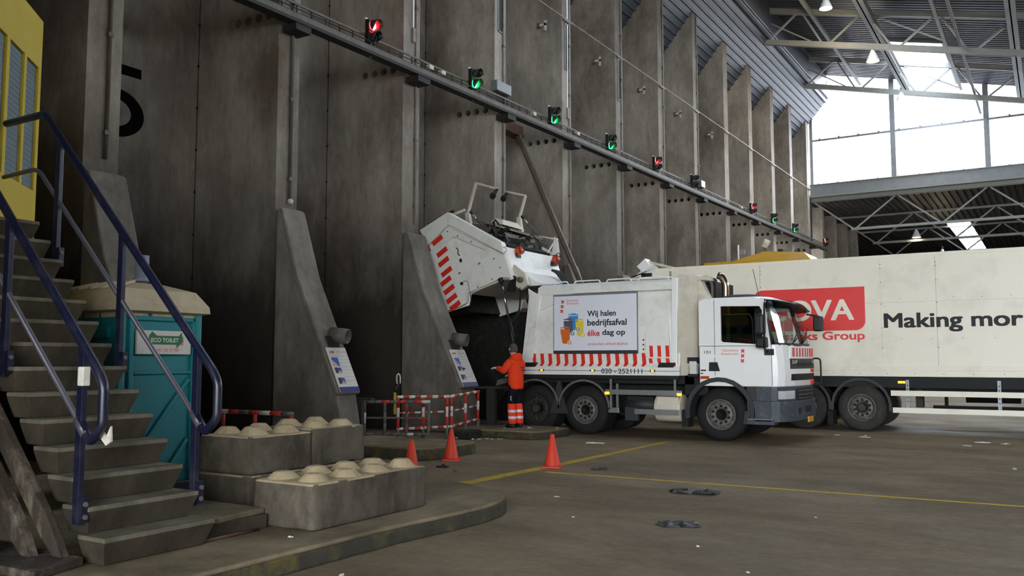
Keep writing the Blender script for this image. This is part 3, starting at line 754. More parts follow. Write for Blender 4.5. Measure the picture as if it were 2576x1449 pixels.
mb = MB(); mb.box(-1.7, 40.62 - 3.6, 7.85, -1.4, 40.6, 8.1, M['gantry_dark'])
tag(mb.build('cross_beam'), 'dark cross beam in a far bay under a row of round holes', 'beam')

# ================================================================ ROOF STEEL AND LAMPS
def truss(y, lab, x_end=26.0):
    r = root('roof_truss', (0, y, 18.5), lab, 'roof truss', 'roof trusses')
    zt = lambda x: 20.12 - .234*x; zb = lambda x: 18.44 - .239*x
    MB().beam((-.65, y, zt(-.65)), (x_end, y, zt(x_end)), .2, .28, M['roof_steel']).build('top_chord', r)
    MB().beam((-.1, y, zb(-.1)), (x_end, y, zb(x_end)), .22, .28, M['roof_steel']).build('bottom_chord', r)
    T = [-.5, 2.68, 5.75, 9.05, 12.4, 15.7, 19, 22.3]; B = [.9, 3.95, 7.2, 10.45, 14, 17.3, 20.6, 24]
    for k in range(8):
        MB().beam((T[k] + .08, y, zt(T[k])), (B[k] - .12 if k else .9, y, zb(B[k])), .07, .1, M['roof_steel']).build('diagonal', r)
        if k < 7: MB().beam((B[k] + .12, y, zb(B[k])), (T[k+1] - .08, y, zt(T[k+1])), .07, .1, M['roof_steel']).build('diagonal', r)
    MB().beam((-.3, y + .05, zt(-.3)), (3.6, y + .05, zb(3.6)), .05, .07, M['roof_steel']).build('tie', r)
    MB().beam((5.9, y + .06, zt(5.9)), (9.2, y + .06, zb(9.2) + .5), .05, .07, M['roof_steel']).build('tie', r)
truss(45.0, 'nearest steel roof truss, crossing the top of the view')
truss(53.6, 'steel roof truss just before the bright gable window')
truss(36.4, 'steel roof truss above the top edge of the view'); truss(27.8, 'second steel roof truss above the top edge of the view')
def low_truss(y, lab):
    r = root('roof_truss', (0, y, 11), lab, 'roof truss', 'low hall trusses')
    MB().beam((2.4, y, 9.95), (31, y, 9.95), .14, .16, M['roof_steel']).build('bottom_chord', r)
    MB().beam((0, y, 11.93), (31, y, 11.93), .14, .14, M['roof_steel']).build('top_chord', r)
    x = .2; k = 0
    while x < 28:
        MB().beam((x, y, 11.85), (x + 2.3, y, 10.0), .06, .1, M['roof_steel']).build('diagonal', r)
        MB().beam((x + 2.5, y, 10.0), (x + 4.85, y, 11.85), .06, .1, M['roof_steel']).build('diagonal', r); x += 5.05
low_truss(58.55, 'low hall truss right under the gable window sill')
low_truss(66.5, 'second low hall truss, behind the one under the sill')
low_truss(75.0, 'third low hall truss, at the start of the far skylight strip')

def pendant(loc, lab, lit, cord, power=0):
    x, y, z = loc
    r = root('pendant_lamp', loc, lab, 'lamp', 'pendant hall lamps')
    mb = MB(); mb.lathe([(.05, .62), (.09, .55), (.3, 0.02), (.3, 0), (.28, 0), (.07, .52), (.03, .55)], loc, (0, 0, 1), M['white_clean'], 20); mb.build('shade', r)
    mb = MB(); mb.tube([(x, y, z + .6), (x, y, z + cord)], .018, M['gantry'], 6); mb.lathe([(.06, .6), (.06, .8), (.02, .82)], loc, (0, 0, 1), M['gantry'], 12); mb.build('hanger', r)
    mb = MB(); mb.sphere((x, y, z + .14), .17, M['bulb'] if lit else M['sign_white'], 12, 8, (1, 1, .8)); mb.build('bulb', r)
    if power:
        ld = bpy.data.lights.new('bulb_light', 'POINT'); ld.energy = power; ld.color = (1, .8, .5); ld.shadow_soft_size = .2
        lo = bpy.data.objects.new('bulb_light', ld); COL.objects.link(lo); lo.parent = r; lo.location = (0, 0, -.12)
M['bulb'] = mat('glowing_bulb', '#fff0cf', .4, var=.01, emit=14)
pendant((6.12, 45, 16.25), 'pendant lamp glowing warm under the nearest roof truss', True, .9, 12)
pendant((6.25, 53.6, 16.45), 'white pendant lamp in front of the gable window', True, .85)
pendant((5.25, 66.5, 11.2 - 1.3 + .25), 'low hall pendant lamp, nearer of the two above the trailer', True, .6, 8)
pendant((6.05, 75, 9.6), 'low hall pendant lamp, farther of the two above the trailer', True, .6, 8)
pendant((4.55, 42.2, 18.28), 'pendant lamp glowing yellow at the very top of the view', True, .8, 12)
# ================================================================ LEFT FOREGROUND
# ---- concrete stair climbing towards the bunker wall
YS0, YS1 = 3.82, 4.78
st = root('concrete_stair', (7.35, 4.3, .17), 'grey concrete stair with fourteen steps climbing to the yellow booth', 'stairs')
for i in range(14):
    xn = 7.35 - .204*i; zt = .375 + .2*i; y0 = YS0 - (0 if i else .0); mb = MB()
    zb = zt - .2 + (.0 if i else .0)
    n1 = .035
    mb.hexa([(xn - .30, y0 + .05, zb), (xn - .075, y0 + .05, zb), (xn - .075, YS1 - .04, zb), (xn - .30, YS1 - .04, zb),
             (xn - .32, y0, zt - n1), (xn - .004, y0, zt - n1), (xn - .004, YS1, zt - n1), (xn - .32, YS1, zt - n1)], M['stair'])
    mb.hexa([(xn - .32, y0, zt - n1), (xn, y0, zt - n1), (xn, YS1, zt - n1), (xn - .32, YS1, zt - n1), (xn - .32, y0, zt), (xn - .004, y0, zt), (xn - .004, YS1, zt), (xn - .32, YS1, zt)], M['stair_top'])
    mb.build('step', st, bevel=.007)
mb = MB(); mb.prism([(7.1, .17), (7.0, .17), (4.2, 2.75), (4.5, 2.78)], 'y', 4.05, 4.2, M['stair']); mb.prism([(7.1, .17), (7.0, .17), (4.2, 2.75), (4.5, 2.78)], 'y', 4.5, 4.65, M['stair'])
mb.build('stringer', st)
MB().prism([(2.5, 3.82), (4.5, 3.82), (4.5, 4.77), (4.22, 4.77), (4.22, 4.45), (2.5, 4.45)], 'z', 2.77, 2.965, M['stair']).build('landing', st, bevel=.01)
for (x, y) in ((2.65, 3.95), (2.65, 4.3), (4.0, 3.95)): MB().box(x - .1, y - .1, .17, x + .1, y + .1, 2.78, M['dark_concrete']).build('landing_post', st)

def handrail(y, lab, ext, tape):
    r = root('handrail', (7.3, y, .5), lab, 'handrail', 'handrails of the concrete stair')
    top = bend([(ext + (.76 if y > 4 else 0), y, 4.06), (4.66, y, 4.06), (7.25, y, 1.54), (7.31, y, 1.44), (7.31, y, 1.16), (7.17, y, 1.04), (7.03, y, 1.2)], .045)
    k = len(top)
    MB().tube(top, .036, M['navy'], 14).build('top_rail', r)
    MB().tube(bend([(ext + (.76 if y > 4 else 0), y, 3.5), (4.58, y, 3.52), (7.06, y, 1.15)], .12), .022, M['grey_tube'], 12).build('middle_rail', r, label='grey worn middle rail')
    MB().tube([(7.02, y, 1.2), (7.12, y, 1.09)], .04, M['grey_tube'], 14).build('sleeve', r)
    for i, (x, z0, z1) in list(enumerate(((7.05, .45, 1.74), (5.99, 1.5, 2.76), (4.95, 2.5, 3.77), (3.99, 2.965, 4.05))))[:3 if y > 4 else 4]:
        yy = y + (.0 if y > 4 else -.0)
        mb = MB(); mb.box(x - .035, yy - .022, z0, x + .035, yy + .022, z1, M['navy']); mb.build('post', r, bevel=.006)
        if i < 3:
            mb = MB(); s_ = -1 if y > 4 else 1
            mb.box(x + .03, yy - .02, z0 + .02, x + .09, yy + .03, z0 + .2, M['navy'])
            for q in (.06, .15): mb.disc((x + .09, yy, z0 + q), (1, 0, 0), .018, .015, M['gantry'], 8)
            mb.build('fixing_plate', r)
    if tape:
        MB().box(7.03, y - .03, 1.44, 7.1, y + .03, 1.58, M['white_worn']).build('tape', r, bevel=.008, label='whitish tape wrapped round the post')
        MB().prism([(7.2, 1.1), (7.3, 1.02), (7.36, 1.05), (7.35, 1.16), (7.3, 1.08), (7.22, 1.16)], 'y', y + .035, y + .05, M['white_worn']).build('tape_scrap', r)
    return r
handrail(4.8, 'navy blue tube handrail on the far side of the stair, in front of the toilet', 3.2, False)
handrail(3.8, 'navy blue tube handrail on the near side of the stair with white tape', 3.2, True)

# ---- yellow control booth at the head of the stair
bo = root('control_booth', (2.2, 5.2, 0), 'bright yellow control booth with tall blue grey windows at the stair top', 'booth')
FQ = Vector((3.135, 5.606, 0)); FD = Vector((.714, -.734, 0)).normalized(); FN = Vector((.72, .70, 0)).normalized()
zt, zb = 5.585, 2.78
pw = [(.10, .51), (.59, 1.05), (1.14, 1.42)]
mb = MB(); e = 1.45
def fp(s, z, off=0): return FQ + FD*s + FN*off + Vector((0, 0, z))
def fbox(mb, s0, s1, z0, z1, o0, o1, m):
    mb.hexa([fp(s0, z0, o0), fp(s1, z0, o0), fp(s1, z0, o1), fp(s0, z0, o1), fp(s0, z1, o0), fp(s1, z1, o0), fp(s1, z1, o1), fp(s0, z1, o1)], m)
fbox(mb, 0, e, zb, 3.555, -.08, 0, M['yellow']); fbox(mb, 0, e, 5.0, zt, -.08, 0, M['yellow'])
for (a, b) in ((0, pw[0][0]), (pw[0][1], pw[1][0]), (pw[1][1], pw[2][0]), (pw[2][1], e)): fbox(mb, a, b, 3.555, 5.0, -.08, 0, M['yellow'])
mb.build('front_panel', bo)
pl2 = [(FQ.x - .06, FQ.y - .06), (FQ.x + FD.x*e - .06, FQ.y + FD.y*e - .06), (1.0, FQ.y + FD.y*e - .06), (1.0, FQ.y - .06)]
MB().prism(pl2, 'z', zb, zt - .01, M['yellow']).build('body', bo)
for (a, b) in pw:
    mb = MB(); fbox(mb, a, b, 3.555, 5.0, -.05, -.03, M['booth_glass']); w = mb.build('window', bo)
    mb = MB()
    for k in range(24): fbox(mb, a + .01, b - .01, 3.58 + k*.059, 3.585 + k*.059, -.03, -.026, M['booth_glass'])
    mb.build('blind', w)
MB().box(1.3, 4.9, .0, 1.7, 5.4, zb, M['dark_concrete']).build('support', bo)

# ---- portable toilet
tx0, tx1, ty0, ty1 = 3.72, 4.8, 5.6, 6.65
to = root('portable_toilet', (4.26, 6.12, .17), 'teal portable toilet with dusty cream roof standing behind the stair', 'portable toilet')
MB().box(tx0 + .04, ty0 + .04, .25, tx1 - .05, ty1 - .05, 2.14, M['teal']).build('body', to, bevel=.03)
MB().box(tx0, ty0, .17, tx1, ty1, .3, M['black']).build('base_skid', to, bevel=.02)
for (x, y) in ((tx0, ty0), (tx1 - .09, ty0), (tx0, ty1 - .09), (tx1 - .09, ty1 - .09)):
    MB().box(x, y, .25, x + .09, y + .09, 2.16, M['teal']).build('corner_post', to, bevel=.02)
mb = MB()    # door-side mouldings facing the hall
for (a, b, c, d) in ((ty0 + .14, 2.05, ty1 - .06, 2.1), (ty0 + .14, .4, ty0 + .2, 2.1), (ty1 - .12, .4, ty1 - .06, 2.1), (ty0 + .2, 1.47, ty1 - .12, 1.51)): mb.box(tx1 - .06, a, b, tx1 - .015, c, d, M['teal'])
mb.beam((tx1 - .04, ty0 + .22, .55), (tx1 - .04, ty1 - .14, 1.42), .05, .04, M['teal'], up=(1, 0, 0)); mb.beam((tx1 - .04, ty0 + .6, .35), (tx1 - .04, ty1 - .14, .75), .05, .04, M['teal'], up=(1, 0, 0))
mb.build('door_panel', to, bevel=.012)
mb = MB()
for k in range(3): mb.box(tx1 - .06, ty0 + .12 + k*.3, 2.1, tx1 - .025, ty0 + .36 + k*.3, 2.2, M['roof_cream'])
for k in range(3): mb.box(tx0 + .12 + k*.3, ty0 + .025, 2.08, tx0 + .36 + k*.3, ty0 + .05, 2.19, M['roof_cream'])
mb.build('vent_strip', to)
ro = 2.18; mb = MB(); r_ = lambda d, z: [(tx0 - d, ty0 - d, z), (tx1 + d, ty0 - d, z), (tx1 + d, ty1 + d, z), (tx0 - d, ty1 + d, z)]
def rr4(d, z, n=3, rad=.05):
    return [(x, y, z - .035 * math.cos((y - ty0) / (ty1 - ty0) * PI) * 0) for x, y in rrect(tx0 - d, ty0 - d, tx1 + d, ty1 + d, max(.02, rad), n)]
mb.loft([rr4(.0, 2.13), rr4(.075, 2.15), rr4(.065, 2.23), rr4(.06, 2.235), rr4(-.04, 2.39), rr4(-.3, 2.475), rr4(-.5, 2.5, rad=.02)], M['roof_cream'], smooth=False)
for k in range(5): mb.beam((tx0 + .1 + k*.22, ty0 - .0, 2.4), (tx0 + .22 + k*.16, ty0 + .3, 2.485), .05, .03, M['roof_cream'])
mb.build('roof', to)
MB().lathe([(.1, 0), (.1, .03), (.075, .04), (.075, .3), (.065, .3), (.065, .05)], (4.3, 6.2, 2.51), (0, 0, 1), M['grey_pvc'], 20).build('vent_pipe', to)
sg = MB(); sg.box(tx1 - .02, 5.81, 1.69, tx1 + .01, 6.49, 1.945, M['sign_white']); sgo = sg.build('sign', to)
U_, V_ = (0, 1, 0), (0, 0, 1); so = Vector((tx1 + .0105, 5.81, 1.69))
mb = MB(); plate(mb, [(.5, .1), (.58, .1), (.58, .2), (.5, .13)], so, U_, V_, M['pink'], t=.002)
plate(mb, [(.14, .105), (.49, .105), (.49, .065), (.575, .145), (.56, .2), (.555, .245), (.52, .2), (.24, .2), (.24, .2), (.18, .245), (.14, .2)], so + Vector((.0025, 0, 0)), U_, V_, M['green'], t=.002); mb.build('arrow_logo', sgo)
mb = MB(); lettering(mb, 'ECO TOILET', so + Vector((.006, .165, .13)), U_, V_, .35, .046, M['sign_white'], .03); lettering(mb, '0341 26 27 00', so + Vector((.006, .2, .03)), U_, V_, .32, .034, M['pink'], .015); mb.build('lettering', sgo)
MB().box(4.3, ty0 - .01, 1.55, 4.5, ty0 + .045, 1.78, M['sign_white']).build('side_notice', to)
MB().box(3.95, ty0 + .0, 1.86, 4.6, ty0 + .05, 1.98, M['teal']).build('side_moulding', to, bevel=.01)

# ---- stackable concrete blocks
def noisy_block(x0, x1, y0, y1, z0, z1, seed, studs, lab, group='stackable concrete blocks'):
    r = root('concrete_block', ((x0+x1)/2, (y0+y1)/2, z0), lab, 'concrete block', group)
    bm = bmesh.new(); bmesh.ops.create_cube(bm, size=1)
    bmesh.ops.bevel(bm, geom=bm.edges[:], offset=.045, segments=2, affect='EDGES', profile=.6)
    bmesh.ops.subdivide_edges(bm, edges=[e for e in bm.edges if e.calc_length() > .3], cuts=11, use_grid_fill=True)
    sx, sy, sz = x1 - x0, y1 - y0, z1 - z0
    me = bpy.data.meshes.new('body')
    for v in bm.verts:
        v.co = Vector((v.co.x*sx, v.co.y*sy, v.co.z*sz + sz/2))
        p = v.co*3.1 + Vector((seed*7.3, seed, 0)); d = noise.noise(p)*.018 + noise.noise(p*3.3)*.008
        c = v.co - Vector((0, 0, sz/2)); edge = sum(1 for a, b in ((abs(c.x), sx/2), (abs(c.y), sy/2), (abs(c.z), sz/2)) if a > b - .07)
        v.co -= c.normalized() * max(0, d + (.02 * max(0, noise.noise(p*2.2)) if edge > 1 else 0))
        if v.co.z < .012: v.co.z = 0 if edge < 2 else max(v.co.z, 0)
    bmesh.ops.recalc_face_normals(bm, faces=bm.faces)
    me.materials.append(M['block']); me.materials.append(M['dust_lit'])
    for f in bm.faces:
        c = f.calc_center_median()
        f.material_index = 1 if (f.normal.z > .5 and c.z > sz*.8 - .02*noise.noise(c*9)) else 0; f.smooth = True
    bm.to_mesh(me); bm.free()
    o = bpy.data.objects.new('body', me); COL.objects.link(o); o.parent = r
    nx, ny = studs
    for i in range(nx):
        for j in range(ny):
            cx = x0 + sx*(i + .5)/nx; cy = y0 + sy*(j + .5)/ny
            w = .125 + random.uniform(-.008, .008); ht = .085 + random.uniform(-.015, .01); m = MB()
            k = 8; rng = []
            for (rad, h) in ((w*1.22, -.02), (w*1.12, .005), (w*.62, ht*.88), (w*.5, ht), (.01, ht*1.02)):
                rng.append([(cx + rad*math.cos(2*PI*q/16)*(1.08 if q % 4 == 2 else 1) + random.uniform(-.004, .004), cy + rad*math.sin(2*PI*q/16)*(1.08 if q % 4 == 2 else 1) + random.uniform(-.004, .004), z1 - .012 + h) for q in range(16)])
            m.loft(rng, M['dust_lit'], smooth=False); m.build('stud', r)
    return r
noisy_block(6.92, 7.66, 5.53, 7.15, .17, .57, 1, (2, 4), 'long low concrete block with eight studs in front, near the curb edge')
noisy_block(5.8, 6.55, 5.82, 6.63, .17, .53, 2, (0, 0), 'concrete block at the bottom of the stack, right beside the stair foot')
noisy_block(5.82, 6.56, 5.82, 6.64, .535, .9, 3, (2, 2), 'upper concrete block with studs on the stack nearest the stair')
noisy_block(5.8, 6.55, 6.66, 7.46, .17, .53, 4, (0, 0), 'bottom concrete block of the rear stack, hidden behind the long block')
noisy_block(5.8, 6.55, 6.66, 7.47, .535, .92, 5, (2, 2), 'upper concrete block of the rear stack, nearer the red and white barriers')

# ---- flat slab beside the stair foot
mb = MB(); mb.box(6.15, 4.8, .17, 7.16, 5.5, .29, M['stair']); mb.hexa([(6.1, 4.79, .285), (7.18, 4.79, .285), (7.1, 5.52, .285), (6.1, 5.52, .285), (6.1, 4.79, .335), (7.18, 4.79, .335), (7.1, 5.52, .335), (6.1, 5.52, .335)], M['ledge'])
tag(mb.build('low_slab', bevel=.01), 'low grey slab with dusty top lying beside the stair foot', 'slab')
mb = MB(); mb.tube([(7.22, 4.75, .185), (7.22, 5.35, .185)], .012, M['rust'], 6)
tag(mb.build('steel_rod'), 'thin rusty rod on the curb in front of the low slab', 'rod')

# ---- leaning timbers and plate at the left edge
mb = MB(); mb.hexa([(5.9, 3.3, .175), (7.28, 3.36, .175), (7.14, 3.8, .175), (5.9, 3.82, .175), (5.9, 3.3, .235), (7.3, 3.36, .235), (7.15, 3.8, .235), (5.9, 3.82, .235)], M['timber'])
tag(mb.build('timber_plate', bevel=.008), 'dirty brown flat timber plate on the curb under the leaning timbers', 'plate')
def lean(name, lab, x0, x1, z1, y, w, t, m, z0=.25):
    mb = MB(); a = Vector((x0, y, z0)); b = Vector((x1, y, z1)); d = (b - a).normalized(); k = 16; u = Vector((-d.z, 0, d.x)); rng = []
    for i in range(k + 1):
        c = a + (b - a) * i / k; q = 1 + .06*noise.noise(Vector((i*.7, x0*5, 0)))
        rng.append([c + u*w/2*q + Vector((0, -t/2, 0)), c + u*w/2*q + Vector((0, t/2, 0)), c - u*w/2*q + Vector((0, t/2, 0)), c - u*w/2*q + Vector((0, -t/2, 0))])
    for p in rng[0]: p.z = .236
    mb.loft(rng, m, smooth=False); o = mb.build(name, bevel=.008); tag(o, lab, 'timber', 'leaning timbers by the stair'); return o
lean('timber_beam', 'filthy brown timber leaning closest along the side of the stair', 7.0, 4.2, 3.05, 3.72, .15, .07, M['timber'])
lean('timber_beam', 'dark brown timber leaning under the one closest to the stair', 6.78, 4.3, 2.75, 3.62, .16, .08, M['timber'])
o = lean('leaning_post', 'pale grey post with a dark knot leaning at the left edge of the view', 6.45, 5.2, 1.75, 3.5, .17, .1, M['timber_grey'])
mb = MB(); d = Vector((-1.25, 0, 1.5)).normalized(); c = Vector((6.4, 3.447, .36)); mb.lathe([(.045, -.003), (.045, .003)], c, (0, 1, 0), M['dirty_black'], 16); k = mb.build('knot', o, label='dark round knot')

# ---- barriers
def stripe_tube(mb, a, b, r, n, first=0, worn=True, dirty=0.0):
    a = Vector(a); b = Vector(b); k = n
    for i in range(k):
        m = ('red_worn', 'white_worn')[(i + first) % 2]
        if dirty and random.random() < dirty: m = 'gantry'
        mb.tube([a + (b - a)*i/k, a + (b - a)*(i+1)/k], r, M[m], 10)
def barrier(lab, a, b, z0, z1, posts, nst, dirty=0.0, group='low barriers by the bays', zfoot=None, mid=True, half=False):
    a = Vector((a[0], a[1], 0)); b = Vector((b[0], b[1], 0)); zr = lambda z: z if isinstance(z, tuple) else (z, z)
    z0 = zr(z0); z1 = zr(z1)
    P = lambda t, zz: a + (b - a)*t + Vector((0, 0, zz[0] + (zz[1]-zz[0])*t))
    r = root('safety_barrier', tuple((a + b)/2), lab, 'barrier', group)
    mb = MB(); stripe_tube(mb, P(0, z1), P(1, z1), .032, nst, 1, dirty=dirty); mb.build('top_rail', r)
    mb = MB(); stripe_tube(mb, P(0, z0), P(1, z0), .028, nst, 1, dirty=dirty); mb.build('bottom_rail', r)
    if mid: zm = ((z0[0]+z1[0])/2, (z0[1]+z1[1])/2); mb = MB(); stripe_tube(mb, P(0, zm), P(1, zm), .018, nst, 0, dirty=dirty); mb.build('middle_rail', r)
    for t in posts:
        q = P(t, z0); q2 = P(t, z1); mb = MB(); stripe_tube(mb, q2, q, .03, 3, 0, dirty=dirty); f = (zfoot or 0)
        mb.tube([q, (q.x, q.y, f)], .03, M['gantry'], 8); mb.build('post', r)
    return r
barrier('red and white barrier panel, left half of the pair in front of the far buttress', (1.92, 13.7), (2.5, 14.66), (.26, .27), (.89, .88), (.02, .5, .96), 9)
barrier('red and white barrier panel, right half of the pair, ending at the dark steel post', (2.5, 14.72), (2.2, 16.2), (.27, .33), (.88, .93), (.03, .5, .97), 8, zfoot=.0)
barrier('grimy grey barrier panel with traces of red paint, nearest of the barriers', (1.55, 12.95), (2.8, 13.62), .2, .82, (.1, .38, .68, .98), 9, .72)
barrier('worn red and white barrier behind the concrete blocks, next to the toilet', (2.34, 8.98), (3.84, 9.02), .2, .86, (.06, .5, .98), 7, .3, mid=False)
mb = MB(); mb.box(2.12, 16.62, .17, 2.34, 16.7, .98, M['gantry_dark']); mb.box(1.95, 16.5, .98, 2.5, 16.95, 1.02, M['gantry_dark']); mb.box(2.2, 16.66, .17, 2.24, 16.9, .9, M['gantry_dark'])
mb.box(2.0, 16.55, .17, 2.45, 16.9, .2, M['gantry_dark'])
tag(mb.build('steel_post'), 'dark steel post with a flat cap at the right end of the barriers', 'post')
mb = MB(); mb.box(1.55, 12.84, .0, 1.75, 12.92, .86, M['gantry_dark']); mb.box(1.0, 12.82, .86, 2.0, 12.94, .9, M['gantry_dark'])
tag(mb.build('steel_trestle', None), 'dark steel trestle at the left end of the grimy grey barrier', 'trestle')
hk = root('hook_pole', (1.9, 13.68, .9), 'short black and yellow striped pole with a hooked top behind the barriers', 'pole')
MB().tube([(1.9, 13.66, .55), (1.88, 13.68, .98)], .03, M['curb_yellow'], 8).build('lower_pole', hk)
MB().tube([(1.88, 13.68, .98), (1.9, 13.72, 1.15)], .035, M['black'], 8).build('upper_pole', hk)
MB().tube([(1.9, 13.72, 1.12), (1.885, 13.72, 1.28), (1.895, 13.725, 1.33), (1.925, 13.73, 1.35), (1.955, 13.735, 1.33), (1.965, 13.74, 1.28), (1.965, 13.74, 1.16)], .014, M['white_worn'], 8).build('hook', hk)
mb = MB(); mb.hexa([(2.55, 14.9, .0), (2.85, 14.9, 0), (2.8, 15.4, 0), (2.5, 15.4, 0), (2.55, 14.9, .16), (2.85, 14.9, .16), (2.8, 15.4, .18), (2.5, 15.4, .18)], M['dirty_black'])
tag(mb.build('rubber_block', bevel=.02), 'black rubber block lying under the right red and white barrier', 'block')

# ---- traffic cones
def cone(x, y, lab, h=.5, rz=0, lean_=0):
    r = root('traffic_cone', (x, y, 0), lab, 'traffic cone', 'orange traffic cones')
    MB().prism([(x + a, y + b) for a, b in rrect(-.15, -.15, .15, .15, .04)], 'z', 0, .03, M['cone']).build('base', r, bevel=.006)
    MB().lathe([(.13, .03), (.12, .05), (.03, h - .01), (.022, h), (.015, h), (.02, h - .05)], (x, y, 0), (0, 0, 1), M['cone'], 24).build('cone_body', r)
    r.rotation_euler = (0, 0, rz); return r
cone(6.52, 11.77, 'orange traffic cone standing alone on the yellow line', .5, .3)
cone(4.67, 11.72, 'orange traffic cone in front of the low curb island', .5, .5)
cone(5.26, 9.93, 'orange traffic cone half hidden behind the long concrete block', .5, .1)
# ================================================================ WHEELS (shared)
def wheel(parent, x, y, face, rad=.53, w=.3, deep=False, rubber='rubber', rim='rim', dual=False, name='wheel'):
    """face = -1 when the outside looks towards -Y; y is the outside plane of the tyre"""
    ax = Vector((0, -face, 0)); o = Vector((x, y, rad))                  # ax points inward
    h = w*(2.1 if dual else 1)
    mb = MB(); prof = [(rad*.56, .02), (rad*.6, 0.0), (rad*.74, -.012), (rad*.88, .008), (rad*.97, .05), (rad, .09), (rad, h - .09), (rad*.97, h - .05), (rad*.6, h)]
    mb.lathe(prof, o, ax, M[rubber], 40, caps=False)
    for k in range(4): mb.lathe([(rad + .002, .1 + k*.05), (rad + .002, .112 + k*.05)], o, ax, M['black'], 40, False, caps=False)
    t = mb.build(name, parent)
    d = .11 if deep else .035
    mb = MB(); R = rad*.56
    mb.lathe([(R*1.04, .0), (R*1.02, -.012), (R*.96, -.008), (R*.92, .03), (R*.88, d + .09), (R*.8, d + .09), (R*.79, d + .005), (R*.74, d - .012), (R*.4, d - .012), (R*.38, d + .05), (.02, d + .06)], o, ax, M[rim], 32, caps=False); mb.build('rim', t)
    mb = MB()
    for k in range(10):
        a = 2*PI*k/10 + .3; c = o + Vector((math.cos(a)*R*.58, 0, math.sin(a)*R*.58)) + ax*(d - .012)
        mb.lathe([(.028, 0), (.028, -.022), (.014, -.034)], c, ax, M['chassis'], 8)
    for k in range(10):
        a = 2*PI*k/10; c = o + Vector((math.cos(a)*R*.83, 0, math.sin(a)*R*.83)) + ax*(d + .022)
        mb.box(c.x - .02, c.y - .012 + (.03 if face < 0 else -.03), c.z - .02, c.x + .02, c.y + .012, c.z + .02, M['rim'])
    mb.build('wheel_nuts', t)
    mb = MB()
    if deep: mb.lathe([(R*.36, d), (R*.36, -.04), (R*.3, -.06), (R*.24, -.07), (.01, -.07)], o, ax, M['rim_dark'], 20)
    else: mb.lathe([(R*.38, d - .01), (R*.36, .02), (R*.3, .035), (.01, .04)], o, ax, M['chassis'], 20)
    mb.build('hub', t)
    return t
def arch(mb, x, z, r0, r1, y0, y1, a0, a1, m, n=14):
    A = [math.radians(a0 + (a1 - a0)*k/n) for k in range(n + 1)]
    poly = [(x + r1*math.cos(a), z + r1*math.sin(a)) for a in A] + [(x + r0*math.cos(a), z + r0*math.sin(a)) for a in reversed(A)]
    mb.prism(poly, 'y', y0, y1, m)

# ================================================================ GARBAGE TRUCK
Y0, Y1 = 17.25, 19.75
gt = root('garbage_truck', (4.6, 18.5, 0), 'white municipal garbage truck backed into a bay with its tail raised', 'garbage truck')
# ---- body shell: bulged box with flared foot
def ring(x, zt, inset=0.0):
    h = [(Y0 + .02, 1.45), (Y0 + .11, 1.66), (Y0 + .09 + inset, 1.85), (Y0 + .05 + inset, 2.4), (Y0 + .1 + inset, 2.85), (Y0 + .19 + inset, 3.06), (Y0 + .3, zt)]
    return [(x, y, z) for y, z in h] + [(x, Y0 + Y1 - y, z) for y, z in reversed(h)]
mb = MB()
xs = [(2.72, 3.2), (3.0, 3.26), (3.4, 3.3), (4.6, 3.31), (5.8, 3.32), (6.36, 3.33)]
rg = [ring(x, z) for x, z in xs]
for i in range(len(rg[0])):      # rear edge leans
    p = rg[0][i]; rg[0][i] = (2.62 + (p[2] - 1.45)*.17, p[1], p[2])
mb.loft(rg, M['white'], smooth=False)
mb.build('body', gt)
mb = MB(); mb.prism([(Y0 - .01, 1.3), (Y0 - .01, 1.46), (Y0 + .05, 1.55), (Y0 + .055, 1.77), (Y0 + .15, 1.8), (Y0 + .15, 1.3)], 'x', 2.66, 6.48, M['white'])
mb.box(2.7, Y0 - .012, 1.385, 6.5, Y0 - .008, 1.4, M['steel']); mb.build('skirt', gt, bevel=.012)
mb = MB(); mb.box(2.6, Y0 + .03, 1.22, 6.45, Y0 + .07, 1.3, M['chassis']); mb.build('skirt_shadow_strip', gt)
# top rail beam, posts and gussets
mb = MB(); mb.prism([(Y0 + .02, 3.1), (Y0 + .02, 3.26), (Y0 + .2, 3.34), (Y0 + .36, 3.34), (Y0 + .36, 3.1)], 'x', 3.1, 6.38, M['white']); mb.build('top_beam', gt, bevel=.012)
MB().prism([(Y1 - .02, 3.1), (Y1 - .02, 3.26), (Y1 - .2, 3.34), (Y1 - .36, 3.34), (Y1 - .36, 3.1)], 'x', 3.1, 6.38, M['white']).build('top_beam', gt, bevel=.012)
mb = MB(); mb.prism([(3.3, 3.1), (4.0, 3.1), (3.1, 2.72), (3.02, 2.66), (3.05, 3.1)], 'y', Y0 + .03, Y0 + .1, M['white']); mb.build('gusset', gt)
mb = MB(); mb.prism([(2.83, 1.66), (2.95, 1.66), (3.2, 3.1), (3.05, 3.1)], 'y', Y0 + .02, Y0 + .12, M['white']); mb.build('rear_post', gt, bevel=.01)
mb = MB(); mb.prism([(2.86, 3.26), (3.14, 3.08), (3.04, 2.38), (2.98, 2.36)], 'y', Y0 - .03, Y0 + .02, M['white']); mb.build('rear_lug', gt, bevel=.008)
mb = MB(); mb.prism([(6.3, 1.5), (6.42, 1.48), (6.46, 3.34), (6.33, 3.34)], 'y', Y0 + .01, Y0 + .14, M['white_clean']); mb.prism([(6.3, 1.5), (6.42, 1.48), (6.46, 3.34), (6.33, 3.34)], 'y', Y1 - .14, Y1 - .01, M['white_clean']); mb.build('front_post', gt, bevel=.01)
